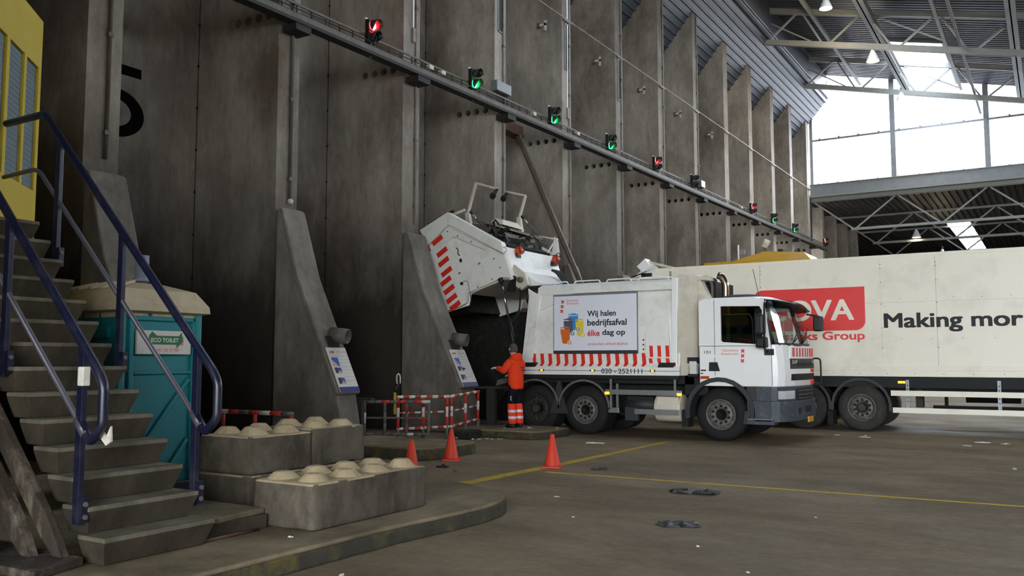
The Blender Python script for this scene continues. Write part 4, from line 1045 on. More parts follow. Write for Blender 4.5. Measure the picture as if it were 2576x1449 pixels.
# roof, roof handles
mb = MB(); mb.box(3.1, Y0 + .3, 3.28, 6.4, Y1 - .3, 3.36, M['chassis']); mb.build('roof', gt)
mb = MB()
for (a, b) in ((3.45, 3.8), (3.95, 4.6), (4.75, 5.35), (5.5, 6.2)): mb.tube(bend([(a, Y0 + .18, 3.33), (a + .03, Y0 + .18, 3.39), (b - .03, Y0 + .18, 3.39), (b, Y0 + .18, 3.33)], .03), .014, M['white_clean'], 6)
mb.build('roof_handle', gt)
# front bulkhead (beige, chamfered)
mb = MB(); pf = [(6.42, Y0 + .03), (6.72, Y0 + .42), (6.72, Y1 - .42), (6.42, Y1 - .03)]
mb.loft([[(x, y, 1.3) for x, y in pf], [(x + .03*(k % 3 > 0), y, 3.1) for k, (x, y) in enumerate(pf)], [(x + .02, y, 3.36) for x, y in pf], [(x - .05, y + (.25 if y < 18.5 else -.25), 3.44) for x, y in pf]], M['cream'], smooth=False); mb.build('front_bulkhead', gt, bevel=.008)
mb = MB(); mb.prism([(6.78, 3.0), (6.98, 2.9), (6.98, 2.5), (6.76, 2.4)], 'y', Y0 + .4, Y0 + .75, M['cream']); mb.prism([(6.7, 3.4), (6.78, 3.36), (6.98, 2.92), (6.9, 2.8), (6.7, 2.8)], 'y', Y0 + .45, Y0 + .7, M['cream']); mb.build('cover_box', gt, bevel=.015)
mb = MB(); mb.box(6.68, Y0 + .36, 3.3, 6.95, Y0 + .85, 3.38, M['cream']); mb.box(6.75, Y0 + .9, 2.6, 6.98, Y1 - .4, 3.3, M['chassis']); mb.build('valve_block', gt)
mb = MB()
for k in range(6):
    y = Y0 + .72 + k*.13; mb.tube(bend([(6.72, y, 3.38), (6.86 - k*.01, y, 3.4), (6.96 - k*.02, y, 3.25), (6.97 - k*.02, y, 2.5)], .12), .03, M['cable'] if k % 3 else M['gantry'], 8)
mb.build('hoses', gt)
# side panel door low front
mb = MB(); mb.prism([(5.72, 1.72), (5.9, 1.66), (6.2, 1.66), (6.26, 1.74), (6.25, 2.52), (5.95, 2.52), (5.74, 2.2)], 'y', Y0 + .0, Y0 + .09, M['white']); dr = mb.build('side_hatch', gt, bevel=.008)
mb = MB()
for x in (5.83, 6.01, 6.19):
    plate(mb, [(0, 0), (.075, 0), (.065, .235), (-.012, .235)], (x, Y0 - .0005, 1.69), (1, 0, 0), (0, 0, 1), M['red'])
mb.build('red_stripes', dr)
# poster
pp = (3.54, 5.5, 1.83, 3.06)
def body_y(z):
    T = [(1.66, .11), (1.85, .09), (2.4, .05), (2.85, .1), (3.06, .19)]
    for (a, p), (b, q) in zip(T, T[1:]):
        if z <= b: return Y0 + p + (q - p)*(z - a)/(b - a)
    return Y0 + .19
mb = MB(); zz = [1.83, 1.92, 2.1, 2.4, 2.7, 2.85, 2.95, 3.05]; yp = Y0 + .035
mb.box(pp[0] - .03, yp - .006, 1.77, pp[1] + .03, yp + .03, pp[3] + .01, M['poster']); po = mb.build('poster_panel', gt)
mb = MB(); mb.box(pp[0] - .045, yp - .014, 1.76, pp[1] + .035, yp + .02, 1.835, M['fender']); mb.box(pp[0] - .045, yp - .012, 1.76, pp[0] - .03, yp + .02, 3.07, M['steel']); mb.box(pp[1] + .03, yp - .012, 1.76, pp[1] + .045, yp + .02, 3.07, M['steel']); mb.box(pp[0] - .045, yp - .016, 3.05, pp[1] + .045, yp + .02, 3.09, M['steel'])
mb.build('poster_frame', po)
PX = lambda u: pp[0] + (u - 140)/1610*(pp[1] - pp[0])         # poster drawing grid
PZ = lambda v: 3.03 - (v - 170)/1130*(3.03 - 1.84)
ypl = yp - .0065
def pq(mb, pts, m, off=0.0, t=.001): plate(mb, [(PX(u), PZ(v)) for u, v in pts], (0, ypl - off, 0), (1, 0, 0), (0, 0, 1), m, n=(0, -1, 0), t=t)
def cross3(mb, x, z, s, dz, dy, m, n=3, shift=0.0):
    for k in range(n):
        for sg_ in (1, -1):
            c = Vector((x + shift*k, dy, z - dz*k)); d = Vector((1, 0, sg_)).normalized()*s; q = Vector((-d.z, 0, d.x)).normalized()*s*.3
            c = c + Vector((0, .0006*sg_, 0)); mb.add([c - d - q, c + d - q, c + d + q, c - d + q], [(0, 1, 2, 3)], m)
mb = MB(); cross3(mb, PX(300), PZ(270), .045, .105, ypl - .003 - .001, M['ink_red'], 3, -.012); mb.build('three_crosses', po)
mb = MB(); lettering(mb, 'Gemeente', (PX(372), ypl - .003, PZ(272)), (1, 0, 0), (0, 0, 1), .3, .055, M['ink_red_soft'], .0); lettering(mb, 'Amsterdam', (PX(372), ypl - .003, PZ(332)), (1, 0, 0), (0, 0, 1), .32, .055, M['ink_red_soft'], .0)
lettering(mb, 'amsterdam.nl/bedrijfsafval', (PX(808), ypl - .003, PZ(1218)), (1, 0, 0), (0, 0, 1), PX(1590) - PX(808), .085, M['ink_red_soft'], .005); mb.build('red_lettering', po)
mb = MB(); W_ = lambda s, u, v, u2, h, m=M['ink'], bd=.022: lettering(mb, s, (PX(u), ypl - .003, PZ(v)), (1, 0, 0), (0, 0, 1), PX(u2) - PX(u), h, m, bd)
W_('Wij halen', 805, 632, 1372, .165); W_('bedrijfsafval', 805, 832, 1580, .185); W_('dag op', 1102, 1025, 1548, .16); mb.build('black_lettering', po)
mb = MB(); W_('élke', 805, 1008, 1052, .135, M['ink_red']); mb.build('red_word', po)
def wbin(col, u, v, w, h, off, wheel_=True, whl=None):
    mb = MB(); pq(mb, [(u, v), (u + w, v), (u + w*.98, v + h*.06), (u, v + h*.06)], M[col], off); pq(mb, [(u + w*.3, v - h*.05), (u + w*.75, v - h*.05), (u + w*.78, v), (u + w*.27, v)], M[col], off)
    pq(mb, [(u + w*.02, v + h*.12), (u + w*.97, v + h*.1), (u + w*.95, v + h), (u + w*.35, v + h), (u + w*.2, v + h*.92), (u + w*.1, v + h*.45), (u + w*.04, v + h*.4)], M[col], off)
    if wheel_:
        cu, cv = u + w*.95, v + h*.94
        n = 18
        for (r0, c_) in ((50, 'poster'), (38, whl), (22, 'poster')):
            pq(mb, [(cu + r0*math.cos(2*PI*k/n), cv + r0*1.02*math.sin(2*PI*k/n)) for k in range(n)], M[c_], off + .001 + .001*(50 - r0)/14)
    return mb.build('printed_bin', po)
wbin('bin_blue', 415, 540, 210, 340, .001, True, 'bin_grey'); wbin('bin_yellow', 560, 655, 172, 350, .0015, True, 'bin_yellow'); wbin('bin_grey', 315, 640, 200, 330, .0045, True, 'bin_grey'); wbin('bin_orange', 250, 815, 205, 345, .009, True, 'bin_orange')
# red stripes along the foot, marker lamps, number
mb = MB()
for k in range(17):
    x = 2.93 + k*.2068
    if 5.7 < x < 6.24: continue
    y = Y0 + .06; s_ = .09
    mb.add([(x, Y0 + .0515, 1.768), (x + s_, Y0 + .0515, 1.768), (x + s_ + .02, Y0 + .0475, 1.555), (x + .02, Y0 + .0475, 1.555)], [(0, 1, 2, 3)], M['red'])
    mb.add([(x + .02, Y0 + .0475, 1.555), (x + s_ + .02, Y0 + .0475, 1.555), (x + s_ - .01, Y0 + .008, 1.49), (x + .005, Y0 + .008, 1.49)], [(0, 1, 2, 3)], M['red'])
mb.build('red_stripes', gt)
mb = MB()
for k in range(3):
    x = 5.78 + k*.19; mb.add([(x, Y0 + .048, 1.66), (x + .08, Y0 + .048, 1.66), (x + .095, Y0 + .046, 1.555), (x + .015, Y0 + .046, 1.555)], [(0, 1, 2, 3)], M['red'])
mb.build('red_stripe_ends', gt)
for (x, nm) in ((3.15, 0), (4.43, 0), (5.83, 0)):
    mb = MB(); mb.box(x, Y0 - .022, 1.375, x + .12, Y0 - .008, 1.42, M['chassis']); mb.box(x + .03, Y0 - .026, 1.38, x + .09, Y0 - .02, 1.415, M['orange']); mb.build('marker_lamp', gt)
mb = MB(); lettering(mb, '020 - 2521111', (4.7, Y0 - .013, 1.335), (1, 0, 0), (0, 0, 1), .96, .105, M['ink_navy'], .012); mb.build('phone_number', gt)
for (x, w) in ((2.75, .34), (6.0, .4)):
    mb = MB(); mb.prism([(x, 1.47), (x + w - .05, 1.47), (x + w, 1.57), (x + .04, 1.57)], 'y', Y0 - .03, Y0 + .06, M['black']); mb.build('work_lamp', gt, bevel=.01)
mb = MB(); mb.tube([(6.36, Y0 - .01, 1.53), (6.36, Y0 + .01, 1.53)], .04, M['red'], 12); mb.build('reflector', gt)
mb = MB()
for (x, z) in ((5.66, 2.35), (5.66, 2.25), (5.66, 2.15)): mb.disc((x, Y0 + .065, z - .3), (0, -1, 0), .016, .02, M['ink'], 8)
mb.build('screws', gt)
# ---- chassis
mb = MB(); mb.box(2.3, 18.0, .78, 8.2, 18.14, 1.08, M['chassis']); mb.box(2.3, 18.86, .78, 8.2, 19.0, 1.08, M['chassis']); mb.box(2.5, Y0 + .25, 1.12, 6.7, Y1 - .25, 1.32, M['chassis'])
for x in (3.0, 4.24, 7.3): mb.tube([(x, Y0 + .2, .53), (x, Y1 - .2, .53)], .09, M['chassis'], 10)
mb.box(2.0, 17.7, .55, 2.5, 19.3, 1.25, M['chassis']); mb.box(6.5, 17.5, .9, 7.0, 19.5, 1.5, M['chassis']); mb.box(5.0, 18.9, .42, 6.6, 19.6, 1.1, M['chassis']); mb.box(4.7, 18.2, .5, 6.5, 18.8, 1.0, M['chassis']); mb.build('chassis', gt)  # last two boxes are bulk added to darken the view under the truck
mb = MB(); mb.tube([(5.88, Y0 + .34, .62), (6.45, Y0 + .34, .62)], .29, M['cream'], 24); mb.prism([(5.92, .62), (6.44, .62), (6.42, .86), (5.96, .86)], 'y', Y0 + .06, Y0 + .4, M['cream']); mb.build('fuel_tank', gt, bevel=.01)
mb = MB(); mb.box(5.25, Y0 + .12, .6, 5.85, Y0 + .5, .85, M['chassis']); mb.tube([(5.28, Y0 + .2, .68), (5.86, Y0 + .2, .68)], .12, M['fender'], 16); mb.box(5.2, Y0 + .1, .34, 5.5, Y0 + .2, .62, M['fender']); mb.build('air_tanks', gt)
mb = MB(); mb.tube([(5.95, Y1 - .6, .45), (6.3, Y1 - .6, .45)], .2, M['cream'], 18); mb.build('silencer', gt)
for (x0, x1, z) in ((4.78, 6.52, .94), (4.85, 5.1, .55), (5.46, 6.46, .54)):
    MB().box(x0, Y0 - .0, z - .055, x1, Y0 + .03, z + .055, M['alu']).build('side_guard_rail', gt, bevel=.006)
for (x, z0, z1) in ((4.9, .52, 1.22), (5.05, .52, 1.12), (6.36, .85, 1.22)): MB().box(x - .022, Y0 + .03, z0, x + .022, Y0 + .07, z1, M['steel']).build('guard_hanger', gt)
for x in (4.78, 6.42): MB().box(x, Y0 - .012, .885, x + .1, Y0 + .001, .94, M['orange']).build('side_reflector', gt)
# ---- wheels and mudguards
for x, deep in ((3.01, True), (4.25, True), (7.31, False)):
    wheel(gt, x, Y0 + .08, -1, .53, .3, False if x > 3.5 else True, dual=(x < 5), rim='rim' if x > 3.5 else 'rim_dark')
    wheel(gt, x, Y1 - .08, 1, .53, .3, deep, dual=(x < 5))
for x in (3.01, 4.25):
    mb = MB(); arch(mb, x, .56, .6, .62, Y0 + .02, Y0 + .62, 0, 180, M['fender']); arch(mb, x, .56, .6, .645, Y0 + .0, Y0 + .03, 0, 180, M['rim']); mb.build('mudguard', gt)
mb = MB(); mb.prism([(3.38, .44), (3.86, .44), (3.74, .75), (3.66, 1.15), (3.58, 1.15), (3.5, .75)], 'y', Y0 + .04, Y0 + .1, M['fender']); mb.build('mudguard_panel', gt)
mb = MB(); arch(mb, 7.31, .56, .63, .72, Y0 - .0, Y0 + .4, -5, 190, M['fender']); mb.box(6.5, Y0 + .04, .25, 6.64, Y0 + .34, .6, M['rubber']); mb.build('front_mudguard', gt)
# ---- cab
def cabring(x0, z, xs_=None):
    """plan outline of the cab at height z (front bulges)"""
    f = x0
    return [(6.9, Y0 + .02, z), (f - .16, Y0 + .02, z), (f - .06, Y0 + .06, z), (f + .04, Y0 + .2, z), (f + .13, Y0 + .6, z), (f + .17, 18.5, z), (f + .17, Y1 - .75, z), (f + .13, Y1 - .3, z), (f + .04, Y1 - .08, z), (f - .1, Y1 - .01, z), (6.9, Y1 - .02, z)]
mb = MB()
FX = [(1.1, 8.52), (1.32, 8.54), (1.6, 8.53), (1.93, 8.49)]
mb.loft([cabring(f, z) for z, f in FX], M['white_clean'], smooth=False)
cab = mb.build('cab', gt, bevel=.02)
# cab upper: side walls with window hole, rear wall, roof, pillars
def cab_front(z): return 8.49 - (z - 1.93)*.27
mb = MB()
for (ya, yb) in ((Y0 + .02, Y0 + .07), (Y1 - .07, Y1 - .02)):
    mb.prism([(6.9, 1.9), (7.36, 1.9), (7.36, 2.73), (7.36, 2.84), (6.95, 2.84), (6.9, 2.78)], 'y', ya, yb, M['white_clean'])
    mb.prism([(7.36, 2.71), (8.15, 2.69), (8.15, 2.84), (7.36, 2.84)], 'y', ya, yb, M['white_clean'])
    mb.prism([(8.2, 1.9), (8.36, 1.9), (8.235, 2.84), (8.15, 2.84), (8.15, 2.69), (8.2, 2.6)], 'y', ya, yb, M['white_clean'])
    mb.prism([(7.36, 1.9), (8.2, 1.9), (8.2, 1.93), (7.4, 1.985), (7.36, 2.02)], 'y', ya, yb, M['white_clean'])
mb.box(6.9, Y0 + .05, 1.9, 6.95, Y1 - .05, 2.84, M['white_clean'])
mb.build('cab_side', cab)
mb = MB(); rt = [[(6.92, Y0 + .04, 2.83), (8.2, Y0 + .04, 2.83), (8.36, Y0 + .6, 2.83), (8.38, Y1 - .6, 2.83), (8.2, Y1 - .04, 2.83), (6.92, Y1 - .04, 2.83)], [(6.98, Y0 + .1, 2.89), (8.05, Y0 + .1, 2.89), (8.2, Y0 + .6, 2.9), (8.2, Y1 - .6, 2.9), (8.05, Y1 - .1, 2.89), (6.98, Y1 - .1, 2.89)]]
mb.loft(rt, M['white_clean'], smooth=False); mb.build('cab_roof', cab, bevel=.02)
mb = MB(); mb.loft([rrect(7.25, Y0 + .4, 8.0, Y1 - .4, .2, 4) and [(x, y, z) for x, y in rrect(7.25, Y0 + .4, 8.0, Y1 - .4, .2, 4)] for z in (2.89, 2.94)] + [[(x, y, 2.97) for x, y in rrect(7.32, Y0 + .5, 7.9, Y1 - .5, .2, 4)]], M['fender'], smooth=False); mb.build('roof_hatch', cab)
MB().box(7.37, Y0 + .04, 1.93, 8.24, Y0 + .045, 2.72, M['glass_dark']).build('side_window', cab)
MB().box(7.37, Y1 - .045, 1.93, 8.24, Y1 - .04, 2.72, M['glass_clear']).build('side_window', cab)
mb = MB(); mb.box(6.955, Y0 + .08, 1.45, 6.965, Y1 - .08, 2.82, M['seat']); mb.box(6.96, Y0 + .08, 2.79, 8.2, Y1 - .08, 2.82, M['seat']); mb.box(6.96, Y1 - .09, 1.45, 7.36, Y1 - .075, 2.82, M['seat']); mb.box(6.96, Y0 + .075, 1.45, 7.36, Y0 + .09, 2.82, M['seat']); mb.build('cab_lining', cab)
mb = MB(); mb.tube(bend([(7.4, Y0 + .03, 2.54), (7.95, Y0 + .03, 2.54), (8.0, Y0 + .03, 2.45), (8.02, Y0 + .03, 1.98)], .08), .009, M['fender'], 6); mb.build('window_bar', cab)
mb = MB()     # windscreen: curved band
wr = []
for z in (1.93, 2.2, 2.5, 2.8):
    f = cab_front(z); wr.append([(f - .13, Y0 + .08, z), (f - .0, Y0 + .16, z), (f + .1, Y0 + .5, z), (f + .155, 18.2, z), (f + .16, 19.0, z), (f + .12, Y1 - .4, z), (f + .03, Y1 - .12, z), (f - .13, Y1 - .06, z)])
mb.loft(wr, M['glass_shield'], smooth=True, caps=False, closed=False); mb.build('windscreen', cab)
mb = MB()
for yy, sgn in ((Y0 + .05, 1), (Y1 - .05, -1)): mb.tube([(cab_front(z) - .1, yy + sgn*.03, z) for z in (1.93, 2.2, 2.5, 2.83)], .045, M['black'], 8)
mb.loft([[(x + .012, y, 1.86 if k == 0 else 1.96) for (x, y, z) in wr[0]] for k in range(2)], M['black'], smooth=False, caps=False, closed=False)
mb.build('windscreen_seal', cab)
mb = MB(); vr = []      # sun visor
for (dx, z) in ((.02, 2.86), (.16, 2.8), (.3, 2.66), (.26, 2.64), (.1, 2.8)):
    f = cab_front(2.8); vr.append([(f - .12 + dx*.3, Y0 + .06, z), (f + dx*.6, Y0 + .18, z), (f + .1 + dx, Y0 + .5, z), (f + .15 + dx, 18.2, z), (f + .15 + dx, 19.0, z), (f + .1 + dx, Y1 - .4, z), (f + dx*.6, Y1 - .14, z), (f - .12 + dx*.3, Y1 - .06, z)])
mb.loft(vr, M['visor'] if 'visor' in M else M['glass_dark'], smooth=False, caps=False, closed=False); mb.build('sun_visor', cab)
# cab interior
mb = MB(); mb.box(7.0, Y0 + .1, 1.2, 8.3, Y1 - .1, 1.5, M['seat']); mb.prism([(8.05, 1.5), (8.5, 1.5), (8.5, 1.95), (8.3, 1.98), (8.1, 1.8)], 'y', Y0 + .15, Y1 - .15, M['seat']); mb.build('dashboard', cab)
for y in (Y0 + .55, Y1 - .55): MB().box(7.05, y - .25, 1.5, 7.2, y + .25, 2.4, M['seat']).box(7.05, y - .26, 1.5, 7.6, y + .26, 1.7, M['seat']).build('seat', cab, bevel=.04)
mb = MB(); pts = [(8.1 + .1*math.sin(2*PI*k/20)*.5, Y1 - .55 + .23*math.cos(2*PI*k/20), 1.95 + .2*math.sin(2*PI*k/20)) for k in range(20)]; mb.tube(pts, .018, M['black'], 8, closed=True); mb.build('steering_wheel', cab)
mb = MB(); rg2 = [(7.62 + .0*k, Y0 + .1, 1.98) for k in range(2)]
mb.loft([[(7.64 + .0, Y0 + .12 + .01*j, 1.96 + .0*j) for j in range(3)], [(7.72, Y0 + .11 + .02*j, 2.08 - .03*j) for j in range(3)], [(7.9, Y0 + .11 + .02*j, 2.05 - .04*j) for j in range(3)], [(7.98, Y0 + .12 + .02*j, 1.97) for j in range(3)]], M['red'], smooth=True); mb.build('red_jacket', cab, label='red jacket seen through the side window')
# door seam, door handle, step, stickers
mb = MB()
for pts in ([(7.23, 2.84), (7.23, 1.3)], [(8.31, 2.75), (8.37, 1.9), (8.375, 1.12)]):
    for a, b in zip(pts, pts[1:]): mb.beam((a[0], Y0 + .019, a[1]), (b[0], Y0 + .019, b[1]), .008, .008, M['fender'], up=(0, 1, 0))
mb.build('door_seam', cab)
mb = MB(); mb.prism([(7.1, 1.4), (7.33, 1.4), (7.28, 1.58), (7.11, 1.58)], 'y', Y0 + .012, Y0 + .03, M['black']); mb.build('door_handle', cab)
mb = MB(); mb.prism([(6.93, 1.72), (8.0, 1.72), (8.25, 1.68), (8.2, 1.66), (7.2, 1.68), (6.93, 1.66)], 'y', Y0 + .0, Y0 + .03, M['white_clean']); mb.build('door_crease', cab)
mb = MB(); lettering(mb, 'Gemeente', (7.39, Y0 + .012, 1.795), (1, 0, 0), (0, 0, 1), .32, .05, M['ink_red_soft'], .0); lettering(mb, 'Amsterdam', (7.36, Y0 + .012, 1.725), (1, 0, 0), (0, 0, 1), .36, .05, M['ink_red_soft'], .0); mb.build('door_lettering', cab)
mb = MB(); cross3(mb, 7.81, 1.805, .042, .098, Y0 - .004, M['ink_red'], 3, -.005); mb.build('three_crosses', cab)
mb = MB(); lettering(mb, '101', (7.01, Y0 + .012, 1.75), (1, 0, 0), (0, 0, 1), .13, .065, M['ink'], .0); mb.box(6.93, Y0 + .012, 1.4, 7.04, Y0 + .018, 1.43, M['fender']); mb.box(6.92, Y0 + .012, 1.345, 6.98, Y0 + .018, 1.365, M['fender']); mb.build('number', cab)
MB().box(6.93, Y0 - .01, 1.245, 7.1, Y0 + .02, 1.3, M['beacon']).build('side_indicator', cab)
# front face
def fxy(y, z, off=0.0):
    T = [(Y0 + .02, -.16), (Y0 + .06, -.06), (Y0 + .2, .04), (Y0 + .6, .13), (18.5, .17), (Y1 - .75, .17), (Y1 - .3, .13), (Y1 - .08, .04), (Y1 - .01, -.1)]
    f = 8.53
    for (a, p), (b, q) in zip(T, T[1:]):
        if y <= b: return f + p + (q - p)*(y - a)/(b - a) + off
    return f
def fband(mb, y0, y1, z0, z1, off, m, n=10, t=.02):
    ys = sorted(set([y0 + (y1 - y0)*k/n for k in range(n + 1)] + [q for q in (Y0 + .06, Y0 + .2, Y0 + .6, 18.5, Y1 - .75, Y1 - .3, Y1 - .08) if y0 < q < y1]))
    mb.loft([[(fxy(y, z0, off - t), y, z0), (fxy(y, z0, off), y, z0), (fxy(y, z1, off), y, z1), (fxy(y, z1, off - t), y, z1)] for y in ys], m, smooth=False)
mb = MB(); fband(mb, Y0 + .42, Y1 - .3, 1.45, 1.65, .015, M['fender']); fband(mb, Y0 + .45, Y1 - .3, 1.22, 1.35, .012, M['chassis']); fband(mb, Y0 + .7, Y1 - .55, 1.5, 1.57, .02, M['chassis']); mb.build('grille', cab)
mb = MB(); fband(mb, Y0 + .42, Y1 - .3, 1.66, 1.9, .012, M['white_clean']); mb.build('front_panel', cab)
mb = MB()
for k in range(9): fband(mb, Y0 + .5 + k*.19, Y0 + .59 + k*.19, 1.69, 1.87, .018, M['ink_red_soft'] if k < 6 else M['hivis'], 2)
for (z0, z1) in ((1.37, 1.44), (1.13, 1.2)): fband(mb, Y1 - .75, Y1 - .63, z0, z1, .018, M['hivis'], 2); fband(mb, Y1 - .55, Y1 - .35, z0, z1, .018, M['hivis'], 2)
mb.build('front_stripes', cab)
mb = MB(); [lettering(mb, c_, (fxy(yy_, 1.5, .03), yy_, 1.555), (fxy(yy_ + .08, 1.5) - fxy(yy_, 1.5), .08, 0), (0, 0, 1), .075, .07, M['chrome'], .01) for c_, yy_ in (('D', Y0 + .46), ('A', Y0 + .545), ('F', Y0 + .63))]; lettering(mb, 'CF', (fxy(Y1 - .62, 1.55, .03), Y1 - .62, 1.56), (0, 1, 0), (0, 0, 1), .14, .06, M['chrome'], .01); mb.build('badge', cab)
mb = MB(); fband(mb, Y0 + .02, Y1 - .02, .82, 1.1, -.02, M['bumper'], 16, .3); fband(mb, Y0 + .0, Y1 + .0, .42, .82, .03, M['bumper'], 16, .35); fband(mb, Y0 + .75, Y1 - .5, .8, 1.06, .0, M['chassis'], 8); fband(mb, Y0 + .7, Y0 + .9, .55, .68, .035, M['chassis'], 2); fband(mb, Y0 + 1.15, Y0 + 1.6, .57, .7, .035, M['chassis'], 2)
for k in range(3): fband(mb, Y0 + .8, Y1 - .55, .84 + k*.075, .87 + k*.075, .02, M['bumper'], 8)
bp_ = mb.build('bumper', gt, bevel=.012)
mb = MB(); fband(mb, Y0 + .08, Y0 + .58, .86, 1.02, .005, M['headlight'], 6, .05); mb.build('headlamp', bp_)
mb = MB(); fband(mb, Y0 + 1.3, Y0 + 1.72, .36, .47, .05, M['plate_yellow'], 2); mb.build('number_plate', bp_)
mb = MB(); mb.box(7.86, Y0 + .03, .42, 8.36, Y0 + .35, 1.1, M['fender']); mb.box(7.86, Y0 + .0, .36, 8.4, Y0 + .3, .46, M['bumper']); mb.box(7.9, Y0 + .02, .77, 8.34, Y0 + .06, .8, M['steel']); mb.prism([(7.78, .36), (7.86, .36), (7.95, .62), (7.82, .62)], 'y', Y0 + .0, Y0 + .04, M['fender']); mb.box(7.88, Y0 - .004, .45, 8.36, Y0 + .01, .475, M['steel']); mb.build('cab_step', gt, bevel=.008)
mb = MB(); mb.tube(bend([(8.6, Y1 - .3, 1.66), (8.76, Y1 - .06, 1.66), (8.76, Y1 - .02, 1.1), (8.6, Y1 - .2, 1.1)], .08), .018, M['black'], 8); mb.build('front_hoop', gt)
# mirrors, wipers, antenna, exhaust
def mirror(y, s):
    mb = MB(); mb.tube([(8.28, y, 2.78), (8.32, y + s*.22, 2.72), (8.3, y + s*.22, 1.85), (8.3, y, 1.78)], .02, M['black'], 8); mb.box(8.24, y - .02, 1.72, 8.42, y + .02, 1.84, M['black']); o = mb.build('mirror_arm', cab)
    MB().box(8.1, y + s*.12 - .1, 2.12, 8.28, y + s*.12 + .14, 2.52, M['black']).build('mirror', o, bevel=.04)
    MB().box(8.12, y + s*.12 - .1, 1.86, 8.32, y + s*.12 + .14, 2.08, M['black']).build('mirror', o, bevel=.04)
mirror(Y0, -1); 
mb = MB(); mb.tube([(8.5, Y1 - .1, 2.62), (8.72, Y1 + .05, 2.58)], .02, M['black'], 8); o = mb.build('mirror_arm', cab); MB().box(8.62, Y1 - .05, 2.25, 8.8, Y1 + .2, 2.58, M['black']).build('mirror', o, bevel=.03)
mb = MB()
for (y, e_) in ((17.75, 18.5), (18.5, 19.2)): mb.tube([(8.66, y, 1.95), (8.62, e_, 2.12)], .012, M['black'], 6); mb.tube([(8.64, y + .15, 1.98), (8.6, e_ + .1, 2.3)], .01, M['black'], 6)
mb.build('wipers', cab)
mb = MB(); mb.tube([(8.02, 17.75, 2.9), (7.9, 17.75, 3.48)], .006, M['black'], 5); mb.build('antenna', cab)
mb = MB(); mb.tube(bend([(7.18, 18.2, 1.6), (7.18, 18.2, 3.25), (7.1, 18.2, 3.4), (7.02, 18.2, 3.43)], .12), .075, M['exhaust'], 16); mb.build('exhaust_pipe', gt)
mb = MB(); mb.box(6.64, Y0 + .12, 1.3, 6.8, Y0 + .3, 1.6, M['paper']); mb.build('water_can', gt, bevel=.02); MB().box(6.62, Y0 + .1, 1.28, 6.84, Y0 + .34, 1.34, M['black']).box(6.6, Y0 + .14, 1.56, 6.82, Y0 + .32, 1.68, M['black']).build('can_holder', gt)
MB().lathe([(.035, 0), (.035, .02), (.01, .022)], (6.86, Y0 + .3, 2.72), (.6, -.8, 0), M['black'], 14).build('rubber_plug', gt)
# ---- raised tail of the garbage truck
TA, TB = Y0 - .03, Y1 + .0
tail = MB()
prof = [(2.48, 3.5), (2.16, 4.38), (.6, 5.23), (-.25, 4.85), (.5, 2.78), (1.15, 2.93), (1.22, 3.2), (2.2, 3.52)]
def wall_plate(mb, poly, ya, yb, m): mb.prism(poly, 'y', ya, yb, m)
wall_plate(tail, prof, TA + .09, TA + .14, M['white'])
tl = tail.build('tail_side', gt, bevel=.01)
mb = MB(); wall_plate(mb, prof, TB - .05, TB, M['white']); mb.build('far_side', tl, bevel=.01)
mb = MB(); wall_plate(mb, [(2.47, 3.5), (2.16, 4.38), (2.08, 4.42), (2.38, 3.48)], TA, TA + .12, M['white']); mb.build('side_edge', tl)
mb = MB()      # outer skins between the two sides
def skin(a, b, m, d=.04):
    a = Vector((a[0], 0, a[1])); b = Vector((b[0], 0, b[1])); n = Vector((b - a).cross(Vector((0, 1, 0)))).normalized()*d
    mb.hexa([(a.x, TA + .04, a.z), (b.x, TA + .04, b.z), (b.x, TB - .04, b.z), (a.x, TB - .04, a.z), (a.x + n.x, TA + .04, a.z + n.z), (b.x + n.x, TA + .04, b.z + n.z), (b.x + n.x, TB - .04, b.z + n.z), (a.x + n.x, TB - .04, a.z + n.z)], m)
skin((2.46, 3.5), (2.36, 3.86), M['white']); skin((2.36, 3.86), (2.2, 4.28), M['white']); mb.build('tail_top_panel', tl)
mb = MB(); skin((.54, 2.84), (-.2, 4.82), M['dirty_black']); skin((1.2, 3.2), (2.2, 3.5), M['cream']); skin((-.2, 4.82), (.5, 5.12), M['cream']); mb.build('tail_inner_panel', tl)
# raised frame bands on the near side
YF = TA - .012
def band(mb, poly, m, y=YF, t=.03): mb.prism(poly, 'y', y, y + t, m)
mb = MB(); band(mb, [(2.16, 4.38), (.6, 5.23), (.62, 4.92), (.72, 4.88), (2.24, 4.1)], M['white'], YF - .04, .16); band(mb, [(.6, 5.23), (-.25, 4.85), (.02, 4.45), (.62, 4.92)], M['white'], YF - .04, .16); mb.build('side_rim', tl, bevel=.012)
mb = MB(); band(mb, [(2.22, 4.08), (.66, 4.84), (.56, 4.83), (.5, 4.78), (.03, 4.42), (.09, 4.28), (.78, 4.62), (1.66, 4.24)], M['white'], YF - .02, .14); mb.build('side_brace', tl, bevel=.008)
mb = MB(); band(mb, [(.5, 4.62), (.8, 4.58), (1.0, 3.98), (.5, 3.75)], M['white'], YF + .04, .08); mb.build('recess_cover', tl, bevel=.006)
mb = MB(); band(mb, [(1.0, 3.95), (1.66, 4.24), (2.24, 4.08), (2.44, 3.52), (2.2, 3.55), (1.2, 3.22), (1.15, 2.98), (.95, 2.9), (.54, 2.8), (-.08, 4.42), (.62, 4.5), (.72, 4.3)], M['white'], YF - .015, .13); mb.build('side_cover', tl, bevel=.008)
mb = MB()
S = [((.14, 4.47), (.42, 4.62)), ((.28, 4.17), (.58, 4.38)), ((.33, 3.93), (.6, 4.12)), ((.42, 3.68), (.68, 3.87)), ((.4, 3.45), (.72, 3.64)), ((.5, 3.24), (.81, 3.42)), ((.58, 3.02), (.9, 3.21)), ((.68, 2.84), (.97, 3.0))]
